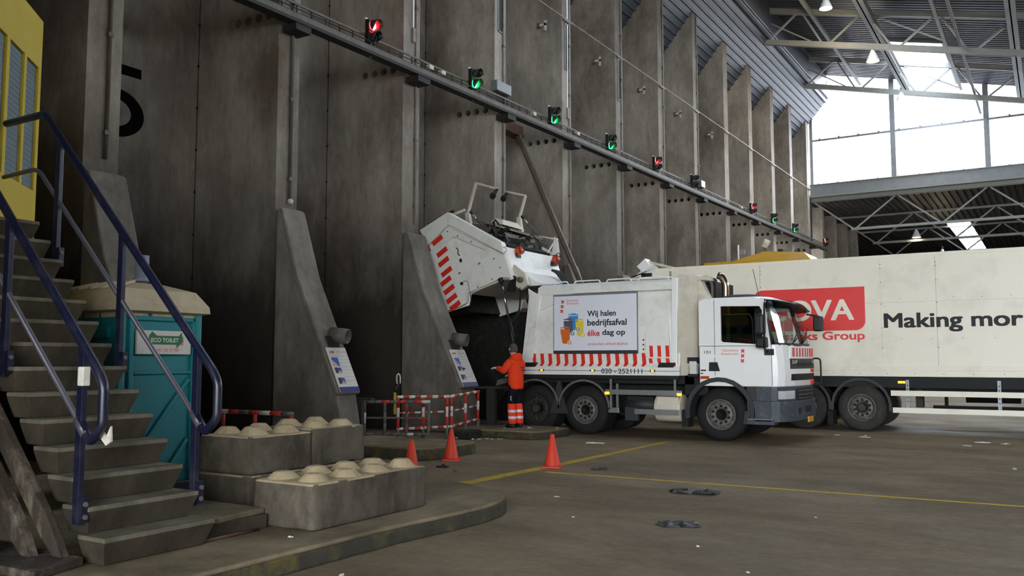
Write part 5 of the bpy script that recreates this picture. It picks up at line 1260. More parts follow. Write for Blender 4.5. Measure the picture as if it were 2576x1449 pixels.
ax = Vector((.52, 0, .32)).normalized(); pn = Vector((-ax.z, 0, ax.x))
for k, ((ax0, az0), (bx, bz)) in enumerate(S):
    a = Vector((ax0 - .02, YF - .026 if k == 0 else YF - .02, az0 + .05)); L = .34
    mb.add([a, a + ax*L, a + ax*L - pn*.125, a - pn*.125], [(0, 1, 2, 3)], M['red'])
mb.build('red_stripes', tl)
mb = MB()
for (x, z) in ((1.95, 4.0), (1.55, 3.92), (1.52, 3.9), (.98, 3.72), (.95, 3.7), (2.12, 3.78), (1.9, 3.52), (1.5, 3.35), (1.3, 3.15), (.6, 4.75), (.9, 4.62), (1.3, 4.45)): mb.disc((x, YF - .02, z), (0, -1, 0), .016, .012, M['fender'], 8)
mb.box(1.0, YF - .04, 3.42, 1.07, YF, 3.49, M['black']); mb.tube(bend([(1.08, YF - .02, 3.5), (1.2, YF - .02, 3.52), (1.32, YF - .02, 3.0)], .1), .006, M['fender'], 5); mb.build('bolts', tl)
mb = MB(); mb.tube(bend([(.86, YF - .02, 4.33), (.93, YF - .02, 4.28), (.9, YF - .02, 4.18), (.97, YF - .02, 4.14)], .04), .012, M['black'], 6); mb.box(.97, YF - .03, 3.98, 1.02, YF, 4.06, M['black']); mb.build('marks', tl)
mb = MB(); mb.prism([(-.02, 4.44), (.06, 4.3), (.1, 4.32), (.03, 4.46)], 'y', YF - .05, YF, M['beacon']); mb.build('rear_lamp', tl)
mb = MB(); ring_ = [(2.24 + .06*math.cos(a), YF - .01, 4.2 + .06*math.sin(a)) for a in [2*PI*k/14 for k in range(14)]]; mb.tube(ring_, .022, M['white'], 8, closed=True); mb.build('lifting_eye', tl)
# hopper machinery on top
mb = MB(); mb.hexa([(.62, TA + .1, 5.0), (2.05, TA + .1, 4.25), (2.05, TB - .1, 4.25), (.62, TB - .1, 5.0), (.6, TA + .1, 5.12), (2.1, TA + .1, 4.36), (2.1, TB - .1, 4.36), (.6, TB - .1, 5.12)], M['dirty_black'])
mb.hexa([(1.0, 18.0, 5.0), (1.75, 18.0, 4.62), (1.75, 19.5, 4.62), (1.0, 19.5, 5.0), (1.02, 18.0, 5.12), (1.72, 18.0, 4.74), (1.72, 19.5, 4.74), (1.02, 19.5, 5.12)], M['gantry'])
mb.hexa([(1.78, 17.6, 4.45), (1.86, 17.6, 4.43), (1.86, 19.6, 4.43), (1.78, 19.6, 4.45), (1.8, 17.6, 4.62), (1.88, 17.6, 4.6), (1.88, 19.6, 4.6), (1.8, 19.6, 4.62)], M['dirty_black'])
for y in (17.8, 18.5, 19.2): mb.beam((1.2, y, 4.9), (1.95, y, 4.45), .1, .14, M['gantry'])
mb.build('hopper_lip', tl)
mb = MB(); mb.prism([(2.12, 4.32), (2.3, 4.3), (2.28, 4.75), (2.2, 4.8)], 'y', TB - .08, TB - .02, M['white']); mb.tube(bend([(1.75, 19.66, 4.85), (2.3, 19.66, 4.72), (2.36, 19.66, 4.3)], .1), .02, M['white'], 8)
mb.tube([(2.22, 19.3, 4.35), (2.2, 19.62, 4.62)], .02, M['white'], 8); mb.build('hopper_guard', tl)
for (x, y, z) in ((2.24, 17.75, 4.22), (2.36, 19.35, 4.16)):
    mb = MB(); mb.tube([(x, y, z - .08), (x + .06, y, z + .02), (x + .13, y, z + .06)], [.09, .1, .09], M['beacon'], 14); o = mb.build('beacon', tl)
    mb = MB(); mb.box(x - .04, y - .1, z - .16, x + .06, y + .1, z - .06, M['black']); ring_ = [(x + .14, y + .12*math.cos(a), z + .05 + .12*math.sin(a)) for a in [2*PI*k/14 for k in range(14)]]; mb.tube(ring_, .012, M['black'], 6, closed=True); mb.tube([(x + .02, y - .11, z + .1), (x + .14, y - .11, z + .1)], .01, M['black'], 6); mb.build('beacon_guard', o)
def binarm(y, dirn):
    mb = MB()
    if dirn > 0: P = [(.72, y, 5.3), (.95, y, 6.04), (1.55, y + .02, 5.84)]; wpos = (1.47, y - .02, 5.66); foot = (.78, y, 5.0)
    else: P = [(1.44, y, 5.3), (1.62, y, 5.86), (1.06, y - .02, 6.02)]; wpos = (.98, y - .05, 5.84); foot = (1.5, y, 4.9)
    for a, b in zip(P, P[1:]): mb.beam(a, b, .05, .07, M['cream'], up=(0, 1, 0))
    mb.beam(foot, P[0], .08, .1, M['cream'], up=(0, 1, 0)); mb.beam((foot[0] - .12, y + .08, foot[2]), (P[0][0] - .1, y + .08, P[0][2] + .02), .05, .09, M['cream'], up=(0, 1, 0)); o = mb.build('lift_arm', tl)
    mb = MB(); e = P[-1]; mb.beam(e, (wpos[0] + .02, wpos[1] - .03, wpos[2] + .04), .03, .05, M['gantry_dark']); mb.beam((e[0], e[1] + .06, e[2]), (wpos[0] + .02, wpos[1] + .06, wpos[2] + .04), .03, .05, M['gantry_dark'])
    mb.build('caster_fork', o); MB().lathe([(.03, -.025), (.075, -.025), (.088, -.012), (.088, .012), (.075, .025), (.03, .025)], wpos, (0, 1, 0), M['rubber'], 20).build('caster', o)
    a = Vector((P[0][0] + .06, y + .04, P[0][2] + .02)); b = Vector((a.x + .42, y + .04, a.z - .45))
    mb = MB(); mb.tube([a, a + (b - a)*.45], .018, M['chrome'], 10); mb.tube([a + (b - a)*.42, b], .034, M['gantry'], 10); mb.tube([a - (b - a)*.05, a + (b - a)*.06], .04, M['black'], 10); mb.build('lift_ram', o)
binarm(17.9, 1); binarm(19.2, -1)
rc = random.Random(5); mb = MB()
for k in range(46):
    x = rc.uniform(1.25, 2.0); y = rc.uniform(17.45, 19.55); z = 5.0 - (x - .9)*.52 + rc.uniform(-.02, .1)
    d = Vector((rc.uniform(-.3, .3), rc.uniform(-.5, .5), rc.uniform(-.12, .16))).normalized() * rc.uniform(.12, .5)
    m = M[rc.choice(['dirty_black', 'gantry_dark', 'gantry', 'chassis', 'rail_brown', 'dirty_black'])]
    if k % 3: mb.beam((x, y, z), (x + d.x, y + d.y, z + d.z), rc.uniform(.02, .06), rc.uniform(.03, .12), m)
    else: mb.tube([(x, y, z), (x + d.x*.5, y + d.y*.5, z + abs(d.z) + .05), (x + d.x, y + d.y, z)], rc.uniform(.012, .03), m, 7)
mb.hexa([(1.3, 17.75, 4.98), (1.55, 17.75, 4.9), (1.95, 19.5, 4.72), (1.5, 19.5, 4.88), (1.3, 17.75, 5.03), (1.55, 17.75, 4.95), (1.95, 19.5, 4.77), (1.5, 19.5, 4.93)], M['rail_brown'])
mb.hexa([(1.1, 18.3, 5.05), (1.5, 18.3, 5.0), (1.6, 19.2, 4.95), (1.15, 19.2, 5.05), (1.2, 18.4, 5.2), (1.42, 18.4, 5.14), (1.5, 19.0, 5.12), (1.25, 19.0, 5.2)], M['cream'])
mb.beam((.0, TA + .2, 5.05), (.62, TA + .2, 5.3), .06, .05, M['gantry_dark']); mb.beam((-.1, TA + .1, 4.98), (.5, TA + .1, 5.24), .04, .04, M['gantry_dark']); mb.beam((.3, TA + .4, 5.2), (.75, TA + .5, 5.35), .06, .06, M['cream']); mb.build('hopper_fittings', tl)
# hinge, hoses, lifting ram
mb = MB(); mb.prism([(2.3, 3.5), (2.42, 3.85), (2.72, 3.62), (2.8, 3.36), (2.6, 3.24)], 'y', TA + .1, TA + .2, M['cream']); mb.tube([(2.62, TA + .02, 3.48), (2.62, TA + .26, 3.48)], .07, M['rim'], 14); mb.prism([(2.24, 3.22), (2.42, 3.6), (2.5, 3.55), (2.46, 3.2)], 'y', TA + .02, TA + .1, M['chassis']); mb.build('hinge', gt)
mb = MB(); mb.hexa([(2.5, Y0 + .3, 3.34), (3.2, Y0 + .3, 3.36), (3.2, Y1 - .2, 3.36), (2.5, Y1 - .2, 3.34), (2.44, Y0 + .25, 3.72), (2.9, Y0 + .3, 3.44), (2.9, Y1 - .2, 3.44), (2.44, Y1 - .1, 3.72)], M['white']); mb.build('neck_panel', gt)
mb = MB()
for k in range(5): mb.tube(bend([(2.5, 19.0 + k*.05, 3.86), (2.62 + .02*k, 19.0 + k*.05, 3.8), (2.95, 18.95 + k*.05, 3.42)], .1), .03, M['cable'], 8)
mb.build('hoses', gt)
mb = MB(); mb.tube([(2.16, YF - .02, 3.46), (2.33, Y0 - .02, 2.6)], .028, M['chrome'], 12); mb.build('ram_rod', gt)
mb = MB(); mb.tube([(2.33, Y0 - .02, 2.6), (2.5, Y0 + .02, 1.75)], .05, M['black'], 12); mb.tube([(2.13, YF - .04, 3.53), (2.18, YF - .02, 3.42)], .06, M['black'], 10); mb.build('ram_cylinder', gt)
mb = MB()
for k in range(2): mb.tube(bend([(2.6, Y0 + .05 + k*.05, 3.3), (2.62, Y0 + .0, 2.8 - k*.1), (2.5, Y0 - .02, 2.55), (2.38, Y0 + .0, 2.5)], .2), .016, M['cable'], 6)
mb.build('ram_hose', gt)
# rear frame of the open body (dark mouth with rubbish edge), lower rear parts
mb = MB(); mb.prism([(2.62, 1.35), (2.74, 1.4), (2.98, 3.15), (2.86, 3.2)], 'y', Y0 + .05, Y0 + .25, M['white']); mb.prism([(2.58, 1.35), (2.7, 1.4), (2.94, 3.15), (2.82, 3.2)], 'y', Y1 - .25, Y1 - .05, M['white']); mb.build('rear_frame', gt)
mb = MB(); mb.hexa([(2.6, Y0 + .25, 1.4), (2.72, Y0 + .25, 1.4), (2.72, Y1 - .25, 1.4), (2.6, Y1 - .25, 1.4), (2.86, Y0 + .25, 3.2), (2.98, Y0 + .25, 3.2), (2.98, Y1 - .25, 3.2), (2.86, Y1 - .25, 3.2)], M['dirty_black']); mb.build('body_mouth', gt)
mb = MB(); mb.box(2.15, Y0 + .15, 1.0, 2.75, Y0 + .2, 1.38, M['chassis']); mb.box(2.1, Y0 + .15, .9, 2.5, Y0 + .25, 1.02, M['rim_dark']); mb.prism([(1.9, 1.02), (2.2, 1.1), (2.25, 1.22), (1.95, 1.16)], 'y', Y0 + .1, Y0 + .3, M['rim']); mb.beam((1.75, Y0 + .2, .5), (2.2, Y0 + .2, 1.0), .06, .08, M['chassis']); mb.build('rear_underrun', gt)
# ---- added black plate standing in for the dark of the bay behind the truck
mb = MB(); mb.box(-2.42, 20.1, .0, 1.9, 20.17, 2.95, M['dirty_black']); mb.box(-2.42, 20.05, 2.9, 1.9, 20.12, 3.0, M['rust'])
tag(mb.build('bay_dark_plate'), 'added black plate standing in for the darkness of the bay behind the garbage truck', 'shade plate')
# ================================================================ BOX TRUCK WITH RED LOGO
BY0, BY1 = 21.4, 23.9
bt = root('box_truck', (9.5, 22.6, 0), 'long cream box truck with a red logo, parked behind the garbage truck', 'truck')
mb = MB(); mb.box(4.74, BY0 + .02, 1.45, 17.5, BY1 - .02, 3.99, M['trailer']); mb.build('box_body', bt)
mb = MB()
mb.box(4.72, BY0, 1.42, 17.5, BY0 + .05, 1.5, M['trailer']); mb.box(4.72, BY0 + .004, 1.25, 17.5, BY0 + .05, 1.4, M['trailer']); mb.box(4.72, BY0, 1.38, 17.5, BY0 + .03, 1.43, M['trailer']); mb.build('bottom_rail', bt, bevel=.01)
mb = MB(); mb.box(4.72, BY0, 3.95, 17.5, BY0 + .06, 4.02, M['trailer']); mb.box(4.72, BY1 - .06, 3.95, 17.5, BY1, 4.02, M['trailer']); mb.box(4.715, BY0 - .003, 1.4, 4.8, BY0 + .05, 4.0, M['trailer']); mb.build('edge_trim', bt)
mb = MB()
for x in (7.0, 9.75, 10.9, 12.8, 15): 
    mb.box(x, BY0 + .017, 1.5, x + .004, BY0 + .022, 3.95, M['fender'] if x in (7.0, 10.9) else M['cream'])
    for z in (1.9, 2.35, 2.9, 3.4, 3.72, 3.8): mb.disc((x + .012, BY0 + .022, z), (0, -1, 0), .012, .006, M['rim'], 6)
mb.box(4.8, BY0 + .018, 2.93, 17.5, BY0 + .021, 2.936, M['cream'])
for k in range(22): mb.disc((5.2 + k*.55, BY0 + .022, 2.99 + .02*(k % 2)), (0, -1, 0), .009, .005, M['rim'], 6); mb.disc((5.2 + k*.62, BY0 + .022, 2.1), (0, -1, 0), .009, .005, M['rim'], 6); mb.disc((5.2 + k*.58, BY0 + .004, 1.32), (0, -1, 0), .01, .005, M['rim'], 6)
mb.build('panel_seams', bt)
mb = MB(); plate(mb, rrect(6.83, 2.31, 9.41, 3.32, .22, 6, (1, 1, 0, 1)), (0, BY0 + .019, 0), (1, 0, 0), (0, 0, 1), M['red_logo'], n=(0, -1, 0), t=.003); lg = mb.build('logo_panel', bt)
mb = MB(); lettering(mb, 'ICOVA', (6.98, BY0 + .013, 2.555), (1, 0, 0), (0, 0, 1), 2.17, .48, M['trailer'], 0, heavy=.018); mb.build('logo_lettering', lg)
mb = MB(); lettering(mb, 'a Shanks Group', (7.12, BY0 + .014, 2.04), (1, 0, 0), (0, 0, 1), 2.26, .245, M['red_logo'], 0, heavy=.008); mb.build('group_lettering', bt)
mb = MB(); lettering(mb, 'Making mor', (9.82, BY0 + .014, 2.255), (1, 0, 0), (0, 0, 1), 2.72, .42, M['ink'], 0, heavy=.016); lettering(mb, 'e from waste', (12.6, BY0 + .014, 2.34), (1, 0, 0), (0, 0, 1), 3.1, .335, M['ink'], 0, heavy=.016); mb.build('slogan', bt)
mb = MB(); mb.box(4.9, BY0 + .014, 3.62, 5.2, BY0 + .02, 3.74, M['white_clean']); mb.build('white_patch', bt)
mb = MB(); mb.box(4.8, 22.0, .85, 17.4, 22.15, 1.25, M['chassis']); mb.box(4.8, 23.1, .85, 17.4, 23.25, 1.25, M['chassis']); mb.box(4.8, BY0 + .08, 1.1, 17.4, BY1 - .08, 1.27, M['chassis']); mb.box(4.8, BY0 + .1, 1.0, 17.4, BY0 + .14, 1.27, M['chassis'])
for x in (9.26, 7.95): mb.tube([(x, BY0 + .2, .53), (x, BY1 - .2, .53)], .1, M['chassis'], 10)
mb.box(8.3, 22.0, .6, 8.9, 23.2, 1.1, M['chassis']); mb.build('chassis', bt)
for x in (9.26, 7.95):
    wheel(bt, x, BY0 + .06, -1, .535, .3, True, 'rubber_grey', 'rim', dual=True); wheel(bt, x, BY1 - .06, 1, .535, .3, True, 'rubber_grey', 'rim_dark', dual=True)
    mb = MB(); arch(mb, x, .56, .6, .64, BY0 + .0, BY0 + .64, 8, 172, M['fender']); arch(mb, x, .56, .6, .66, BY0 - .01, BY0 + .02, -8, 188, M['fender']); mb.build('mudguard', bt)
mb = MB(); mb.box(8.5, BY0 + .05, .12, 8.63, BY0 + .5, .45, M['rubber']); mb.build('mud_flap', bt)
for (z, x0) in ((.88, 9.9), (.5, 9.93)): MB().box(x0, BY0 - .0, z - .06, 17.0, BY0 + .03, z + .06, M['trailer']).build('side_guard_rail', bt, bevel=.006)
for x in (10.25, 12.05, 14.2): 
    mb = MB(); mb.box(x - .035, BY0 + .03, .42, x + .035, BY0 + .07, 1.18, M['steel']); 
    for k in range(5): mb.disc((x, BY0 + .03, .7 + k*.09), (0, -1, 0), .014, .004, M['chassis'], 8)
    mb.build('guard_hanger', bt)
mb = MB(); mb.box(10.5, BY1 - .1, .42, 17, BY1 - .06, .52, M['chassis'])
for x in (10.8, 12.6, 14.4): mb.box(x - .04, BY1 - .12, .5, x + .04, BY1 - .06, 1.1, M['chassis'])
mb.tube([(11.3, 22.9, .78), (12.4, 22.9, .78)], .14, M['chassis'], 14); mb.box(10.35, 21.9, .55, 10.5, 22.2, 1.1, M['rim_dark']); mb.tube([(13.2, 22.6, .75), (14.2, 22.6, .75)], .16, M['chassis'], 14); mb.build('far_side_gear', bt)
mb = MB(); mb.box(10.05, BY0 + .06, 1.1, 10.2, BY0 + .1, 1.15, M['orange']); mb.build('marker_lamp', bt)
# rear tipping gear visible above the garbage truck
mb = MB(); mb.prism([(3.5, 3.82), (3.62, 3.82), (4.1, 4.2), (4.28, 4.05), (4.1, 3.82)], 'y', BY0 + .05, BY0 + .2, M['white']); mb.box(3.55, BY0 + .065, 3.3, 4.72, BY1 - .1, 3.8, M['trailer'])
mb.prism([(3.74, 4.1), (3.98, 4.3), (4.12, 4.1), (3.9, 3.93)], 'y', BY0 + .0, BY0 + .3, M['white_clean']); mb.prism([(3.95, 4.27), (4.75, 4.04), (4.75, 3.98), (3.98, 4.18)], 'y', BY0 + .1, BY0 + .2, M['cream']); mb.box(4.12, BY0 + .06, 3.75, 4.6, BY0 + .4, 4.02, M['trailer']); mb.box(4.4, BY0 + .1, 3.7, 4.62, BY0 + .3, 3.95, M['cream']); mb.tube([(3.85, BY0 + .12, 3.86), (4.15, BY0 + .12, 3.86)], .09, M['black'], 12)
mb.build('tail_lift', bt, bevel=.008, label='white folding tail lift')

# ================================================================ YELLOW MACHINE behind the box truck
ym = root('yellow_machine', (6.0, 27, 0), 'yellow roofed machine showing only its top behind the cream truck', 'machine')
mb = MB(); mb.box(4.15, 25.5, 0, 5.1, 27.9, 4.55, M['yellow_deep']); mb.build('front_section', ym, bevel=.02)
mb = MB(); mb.box(5.0, 25.5, 0, 8.6, 27.9, 4.4, M['yellow_deep']); mb.build('body', ym, bevel=.02)
mb = MB(); mb.loft([[(5.0, 25.4, 4.4), (7.35, 25.4, 4.4), (7.35, 28, 4.4), (5.0, 28, 4.4)], [(5.0, 25.4, 4.52), (7.3, 25.4, 4.5), (7.3, 28, 4.5), (5.0, 28, 4.52)], [(5.85, 26.0, 4.85), (7.0, 26.0, 4.76), (7.0, 27.4, 4.76), (5.85, 27.4, 4.85)]], M['yellow_deep'], smooth=False); mb.build('hipped_roof', ym)
mb = MB(); mb.tube([(4.95, 26.4, 4.5), (4.95, 26.4, 5.15)], .025, M['white'], 8); mb.box(5.0, 26.35, 4.85, 5.15, 26.45, 5.0, M['steel']); mb.build('antenna', ym)
mb = MB(); mb.tube([(5.75, 26.4, 4.7), (5.78, 26.4, 5.05)], .03, M['gantry'], 8); mb.tube([(5.74, 26.4, 5.02), (5.86, 26.4, 5.25)], .1, M['white_worn'], 12); mb.build('round_lamp', ym)
mb = MB(); mb.box(6.2, 26.2, 4.76, 6.34, 26.4, 4.92, M['black']); mb.box(6.75, 26.2, 4.72, 6.85, 26.4, 4.9, M['black']); mb.build('roof_fittings', ym)

# ================================================================ PERSON
def skin_obj(name, pts, edges, m, parent, root_i=0, sub=2):
    """pts: list of (co, rx, ry); one connected skeleton grown into a single skin"""
    org = world_of(parent); me = bpy.data.meshes.new(name); me.from_pydata([tuple(Vector(p[0]) - org) for p in pts], [], []) if False else None
    me = bpy.data.meshes.new(name); me.from_pydata([tuple(Vector(p[0]) - org) for p in pts], edges, [])
    o = bpy.data.objects.new(name, me); COL.objects.link(o); o.parent = parent; me.materials.append(m)
    sk = o.modifiers.new('skin', 'SKIN'); sk.use_smooth_shade = True
    lay = me.skin_vertices[0].data if len(me.skin_vertices) else None
    if lay is None:
        bm = bmesh.new(); bm.from_mesh(me); bm.verts.layers.skin.verify(); bm.to_mesh(me); bm.free(); lay = me.skin_vertices[0].data
    for i, p in enumerate(pts):
        lay[i].radius = (p[1], p[2]); lay[i].use_root = (i == root_i)
    s = o.modifiers.new('sub', 'SUBSURF'); s.levels = sub; s.render_levels = sub
    return o
PXX, PYY, PZ0 = 3.12, 16.27, .17
pr_ = root('person', (PXX, PYY, PZ0), 'person in orange hooded jacket and black trousers standing at the rear of the garbage truck', 'person')
ang = math.radians(168)              # facing: away from the hall, towards the dark bay
F_ = Vector((math.cos(ang), math.sin(ang), 0)); R_ = Vector((F_.y, -F_.x, 0))
def B(r, f, z): return Vector((PXX, PYY, PZ0)) + R_*r + F_*f + Vector((0, 0, z))
# body (skin): pelvis root
bp = [(B(0, 0, .95), .14, .11), (B(0, .0, 1.12), .13, .1), (B(0, .02, 1.3), .12, .09), (B(0, .04, 1.43), .06, .06), (B(0, .06, 1.54), .055, .058), (B(0, .085, 1.62), .075, .09), (B(0, .1, 1.70), .08, .1), (B(0, .095, 1.775), .05, .06),
      (B(.14, .03, 1.39), .04, .04), (B(.24, .12, 1.2), .045, .048), (B(.2, .36, 1.12), .032, .034), (B(-.14, .03, 1.39), .04, .04), (B(-.25, .1, 1.24), .045, .048), (B(-.22, .37, 1.28), .032, .034),
      (B(.09, 0, .88), .09, .1), (B(.1, .03, .48), .06, .062), (B(.1, -.01, .1), .042, .045), (B(.11, .1, .05), .045, .035),
      (B(-.09, 0, .88), .09, .1), (B(-.1, .03, .48), .06, .062), (B(-.1, .0, .1), .042, .045), (B(-.11, .11, .05), .045, .035)]
be = [(0, 1), (1, 2), (2, 3), (3, 4), (4, 5), (5, 6), (6, 7), (3, 8), (8, 9), (9, 10), (3, 11), (11, 12), (12, 13), (0, 14), (14, 15), (15, 16), (16, 17), (0, 18), (18, 19), (19, 20), (20, 21)]
skin_obj('body', bp, be, M['skin'], pr_)
# face details + hair
mb = MB(); hd = B(0, .1, 1.7)
mb.sphere(hd + F_*.1 + Vector((0, 0, -.015)), .018, M['skin'], 8, 6, (1, 1, 1.4))
for s in (-1, 1):
    mb.sphere(hd + R_*s*.085 + F_*-.0 + Vector((0, 0, -.01)), .026, M['skin'], 8, 6, (.6, .9, 1.3))
mb.build('ears_and_nose', pr_)
mb = MB()
for s in (-1, 1): mb.sphere(hd + F_*.088 + R_*s*.032 + Vector((0, 0, .01)), .012, M['ink'], 8, 6)
mb.sphere(hd + F_*.086 + Vector((0, 0, -.065)), .02, M['ink_red_soft'], 8, 6, (1, 1, .3)); mb.build('eyes_and_mouth', pr_)
mb = MB(); rngs = []
for k in range(9):
    t = k / 8; z = 1.625 + .19*t; r_w = .092*math.sqrt(max(.02, 1 - (max(0, t - .35)/.66)**2)); r_l = .108*math.sqrt(max(.02, 1 - (max(0, t - .35)/.66)**2))
    ring_ = []
    for j in range(20):
        a = 2*PI*j/20; ff = math.cos(a)*r_l; rr_ = math.sin(a)*r_w
        if ff > .03 and t < .62: ff = .03 + (ff - .03)*.15
        ring_.append(B(rr_, .085 + ff - .004, z + .004*math.sin(j*7 + k)))
    rngs.append(ring_)
mb.loft(rngs, M['hair']); mb.build('hair', pr_)
# trousers
tp = [(B(0, 0, 1.06), .15, .12), (B(0, 0, .9), .165, .14), (B(.095, .0, .8), .105, .115), (B(.105, .03, .5), .076, .082), (B(.105, .0, .3), .076, .078), (B(.105, -.01, .12), .07, .075), (B(-.095, .0, .8), .105, .115), (B(-.105, .03, .5), .076, .082), (B(-.105, .01, .3), .076, .078), (B(-.105, .0, .12), .07, .075)]
skin_obj('trousers', tp, [(0, 1), (1, 2), (2, 3), (3, 4), (4, 5), (1, 6), (6, 7), (7, 8), (8, 9)], M['trousers'], pr_)
for s in (1, -1):
    def leg(t): return B(s*.105, .028 - .035*t if s > 0 else .028 - .026*t, .5 - .38*t)
    mb = MB(); mb.loft([[leg(t) + R_*math.cos(2*PI*j/20)*r + F_*math.sin(2*PI*j/20)*r*1.08 for j in range(20)] for t, r in ((-.04, .078), (.0, .084), (.5, .087), (.9, .086), (1.08, .08))], M['hivis']); o = mb.build('shin_cloth', pr_, label='bright orange red trouser shin')
    for (a, b) in ((.3, .44), (.66, .8)):
        mb = MB(); mb.loft([[leg(t) + R_*math.cos(2*PI*j/20)*.0885 + F_*math.sin(2*PI*j/20)*.0885*1.08 for j in range(20)] for t in (a, b)], M['reflect'], caps=False); mb.build('reflective_band', o)
    mb = MB(); f0 = -.0 if s > 0 else .01
    mb.loft([[B(s*.108 + math.cos(2*PI*j/16)*w, f0 + c + math.sin(2*PI*j/16)*l, z) for j in range(16)] for (z, w, l, c) in ((.0, .052, .14, .055), (.03, .056, .145, .055), (.07, .052, .13, .05), (.1, .055, .085, .0), (.15, .06, .065, -.005))], M['boot']); mb.build('boot', pr_)
mb = MB(); c = B(-.19, .0, .66)
for k in range(3): mb.sphere(B(-.178, -.02, .6 + k*.035), .014, M['reflect'], 8, 6)
mb.build('pocket_tag', pr_)
# hooded jacket
mb = MB()
mb.loft([[B(math.cos(2*PI*j/28)*w, f + math.sin(2*PI*j/28)*l + .006*math.sin(j*2.3 + z*31), z + .008*math.sin(j*1.7)) for j in range(28)] for (z, w, l, f) in ((.83, .172, .142, 0), (.86, .18, .15, 0), (.9, .176, .147, 0), (.98, .188, .158, 0), (1.08, .184, .152, 0), (1.2, .192, .15, .01), (1.32, .205, .148, .02), (1.4, .2, .135, .025), (1.45, .18, .12, .03), (1.5, .13, .105, .04), (1.55, .085, .085, .05))], M['hoodie'])
for s_, el, wr in ((1, B(.27, .11, 1.2), B(.215, .325, 1.125)), (-1, B(-.275, .09, 1.23), B(-.235, .325, 1.275))):
    sh = B(.15*s_, .025, 1.4); mid = B(.225*s_, .05, 1.33)
    q = [sh, mid, el.lerp(mid, .4), el.lerp(mid, .1), el, wr.lerp(el, .8), wr.lerp(el, .3), wr.lerp(el, .08), wr]
    mb.tube(q, [.098, .094, .082, .077, .076, .072, .058, .054, .047], M['hoodie'], 18)
mb.build('hooded_jacket', pr_)
mb = MB(); mb.loft([[B(math.cos(2*PI*j/20)*w, c + math.sin(2*PI*j/20)*l, z + (.05*math.sin(2*PI*j/20)*-1)) for j in range(20)] for (z, w, l, c) in ((1.4, .1, .06, -.06), (1.46, .15, .1, -.03), (1.52, .15, .12, .0), (1.56, .12, .11, .02), (1.54, .09, .09, .03))], M['hoodie']); mb.build('hood', pr_)
mb = MB(); mb.loft([[B(math.cos(2*PI*j/24)*.178, math.sin(2*PI*j/24)*.15, z) for j in range(24)] for z in (.84, .9)], M['hoodie']); mb.build('waistband', pr_)
mb = MB()
for k in range(7): mb.sphere(B(-.03 + k*.03, -.14 + .006*abs(k - 3), 1.235 + .006*math.sin(k*2)), .012, M['purple'], 8, 6, (.9, .9, 1.3))
for k in range(3): mb.sphere(B(.035 + k*.025, -.135, 1.3 - .012*(k % 2)), .015, M['purple'], 8, 6)
mb.build('back_print', pr_)
# gloved hands with separate fingers, reaching for the controls
def hand(wr, d, up, s):
    wr = Vector(wr); d = Vector(d).normalized(); up = Vector(up).normalized(); sd = d.cross(up).normalized()*s; up = sd.cross(d).normalized()*s
    P = [(wr, .026, .03), (wr + d*.045, .036, .022), (wr + d*.085, .04, .02)]; E_ = [(0, 1), (1, 2)]
    for k, (o, l) in enumerate(((-.03, .062), (-.01, .075), (.011, .07), (.03, .055))):
        b = wr + d*.09 + sd*o; i = len(P); dn = -up
        P += [(b, .012, .011), (b + d*l*.5 + dn*.012, .0095, .009), (b + d*l*.85 + dn*.035, .008, .008)]; E_ += [(2, i), (i, i+1), (i+1, i+2)]
    i = len(P); P += [(wr + d*.05 - sd*.042, .012, .012), (wr + d*.09 - sd*.06 - up*.015, .009, .009)]; E_ += [(1, i), (i, i+1)]
    return skin_obj('gloved_hand', P, E_, M['glove'], pr_, 0, 2)
hand(B(.205, .36, 1.12), F_ + Vector((-.2, 0, 0)), (0, 0, 1), 1); hand(B(-.23, .365, 1.28), F_ + Vector((-.2, 0, .05)), (0, 0, 1), -1)

# ================================================================ LITTER ON THE FLOOR
def crumple(name, x, y, sx, sy, h, m, seed, rz=0.0, n=9, lab='', cat='litter', grp=None, z=0.0):
    mb = MB(); vs = []; rnd = random.Random(seed)
    for i in range(n):
        for j in range(n):
            u = i/(n-1)*2 - 1; v = j/(n-1)*2 - 1; e = max(abs(u), abs(v)); k = 1 - .25*noise.noise(Vector((u*2 + seed, v*2, 0)))
            px = u*sx/2*k*(1 - .2*abs(v)); py = v*sy/2*(1 - .25*noise.noise(Vector((u*2, v*2 + seed, 5))))
            zz = max(.003, h*(.45 + .9*noise.noise(Vector((u*2.3 + seed*3.1, v*2.3, 1))))*(1 - .55*e**3))
            c, s = math.cos(rz), math.sin(rz); vs.append((x + c*px - s*py, y + s*px + c*py, z + zz))
    top = vs; bot = [(a, b, max(z + .001, c - .004)) for a, b, c in vs]; fs = []; N2 = n*n
    for i in range(n-1):
        for j in range(n-1):
            q = (i*n+j, i*n+j+1, (i+1)*n+j+1, (i+1)*n+j); fs.append(q); fs.append(tuple(N2 + t for t in reversed(q)))
    edge = [j for j in range(n)] + [i*n+n-1 for i in range(1, n)] + [(n-1)*n+j for j in range(n-2, -1, -1)] + [i*n for i in range(n-2, 0, -1)]
    for k in range(len(edge)): a, b = edge[k], edge[(k+1) % len(edge)]; fs.append((a, b, N2+b, N2+a))
    mb.add(top + bot, fs, m, False); o = mb.build(name); tag(o, lab, cat, grp); return o
crumple('plastic_scrap', 9.24, 10.46, .62, .3, .07, M['scrap'], 3, .1, lab='black crumpled plastic scrap on the floor, farther of the two in the open')
crumple('plastic_scrap', 9.83, 8.38, .42, .3, .04, M['scrap'], 8, .5, lab='dark flat plastic scrap on the floor, nearer of the two in the open')
crumple('debris_lump', 7.24, 11.9, .26, .16, .05, M['timber'], 5, .3, lab='small brown lump beside the yellow line, right of the lone cone')
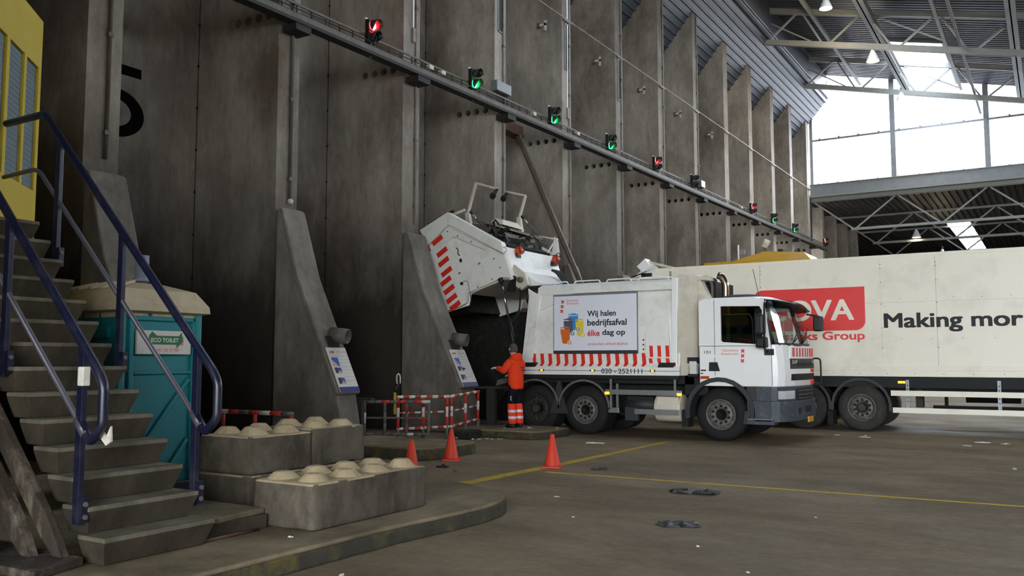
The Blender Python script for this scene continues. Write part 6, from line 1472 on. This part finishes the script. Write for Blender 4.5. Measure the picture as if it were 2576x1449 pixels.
crumple('debris_lump', 5.1, 10.9, .2, .13, .05, M['dirty_black'], 6, .0, lab='dark lump of dirt in front of the two left cones')
crumple('debris_lump', 5.55, 10.6, .09, .08, .03, M['timber'], 7, .0, lab='tiny brown crumb on the floor near the left cones')
W = [(9.6, 19.75, .25, .1), (9.0, 20.0, .12, .08), (9.55, 20.15, .1, .06), (11.6, 18.8, .16, .1), (11.8, 19.7, .3, .14), (12.2, 19.6, .2, .1), (12.5, 15.2, .1, .06)]
for k, (x, y, a, b) in enumerate(W): crumple('paper_scrap', x, y, a, b, .03, M['paper'], 20 + k, k*.8, 5, lab='small white paper scrap on the floor in front of the cream truck wheels', grp='paper scraps by the cream truck')
W = [(3.3, 15.35, .12, .08), (2.4, 15.42, .1, .05), (2.95, 15.1, .12, .07), (2.38, 15.1, .06, .05), (2.35, 15.3, .07, .05), (3.05, 15.25, .08, .05), (2.85, 15.0, .09, .05), (2.2, 15.25, .05, .04), (3.2, 15.2, .06, .04)]
for k, (x, y, a, b) in enumerate(W): crumple('paper_scrap', x, y, a, b, .03, M['paper'], 40 + k, k*.9, 5, lab='small white crumb of litter on the floor left of the island the person stands on', grp='white crumbs by the far island')
W = [(3.45, 16.3, .13, .06, .171), (3.0, 16.0, .05, .04, .171), (3.95, 16.6, .06, .05, .171)]
for k, (x, y, a, b, z) in enumerate(W): crumple('paper_scrap', x, y, a, b, .03, M['paper'], 60 + k, k*.5, 5, lab=('white litter scrap just right of the boots of the person', 'tiny white scrap just left of the boots of the person', 'tiny white scrap near the right end of the far island')[k], z=z)
crumple('plastic_sheet', 5.35, 15.6, .4, .2, .03, M['paper'], 70, .3, 7, lab='crumpled clear white sheet on the floor under the middle of the garbage truck')
W = [(7.95, 9.3, .12, .09), (8.9, 4.9, .13, .08), (9.4, 4.4, .1, .06), (8.4, 5.1, .12, .06), (10.35, 7.5, .05, .04), (8.1, 7.2, .06, .04), (10.9, 9.5, .05, .04), (8.75, 8.2, .05, .05), (11.0, 6.8, .06, .04)]
LB = ['white scrap just beyond the rounded curb corner', 'white flat scrap on the floor along the curb, largest near the bottom', 'small white scrap at the bottom of the view by the curb', 'white scrap right at the foot of the mossy curb']
for k, (x, y, a, b) in enumerate(W): crumple('paper_scrap', x, y, a*.6, b*.6, .015, M['paper'], 80 + k, k*.7, 5, lab=LB[k] if k < 4 else 'tiny pale speck of litter on the open floor', grp='paper scraps on the open floor')
crumple('paper_scrap', 7.65, 5.3, .05, .03, .02, M['paper'], 99, .2, 5, lab='tiny pale scrap on the curb at the corner of the long block', z=.171)
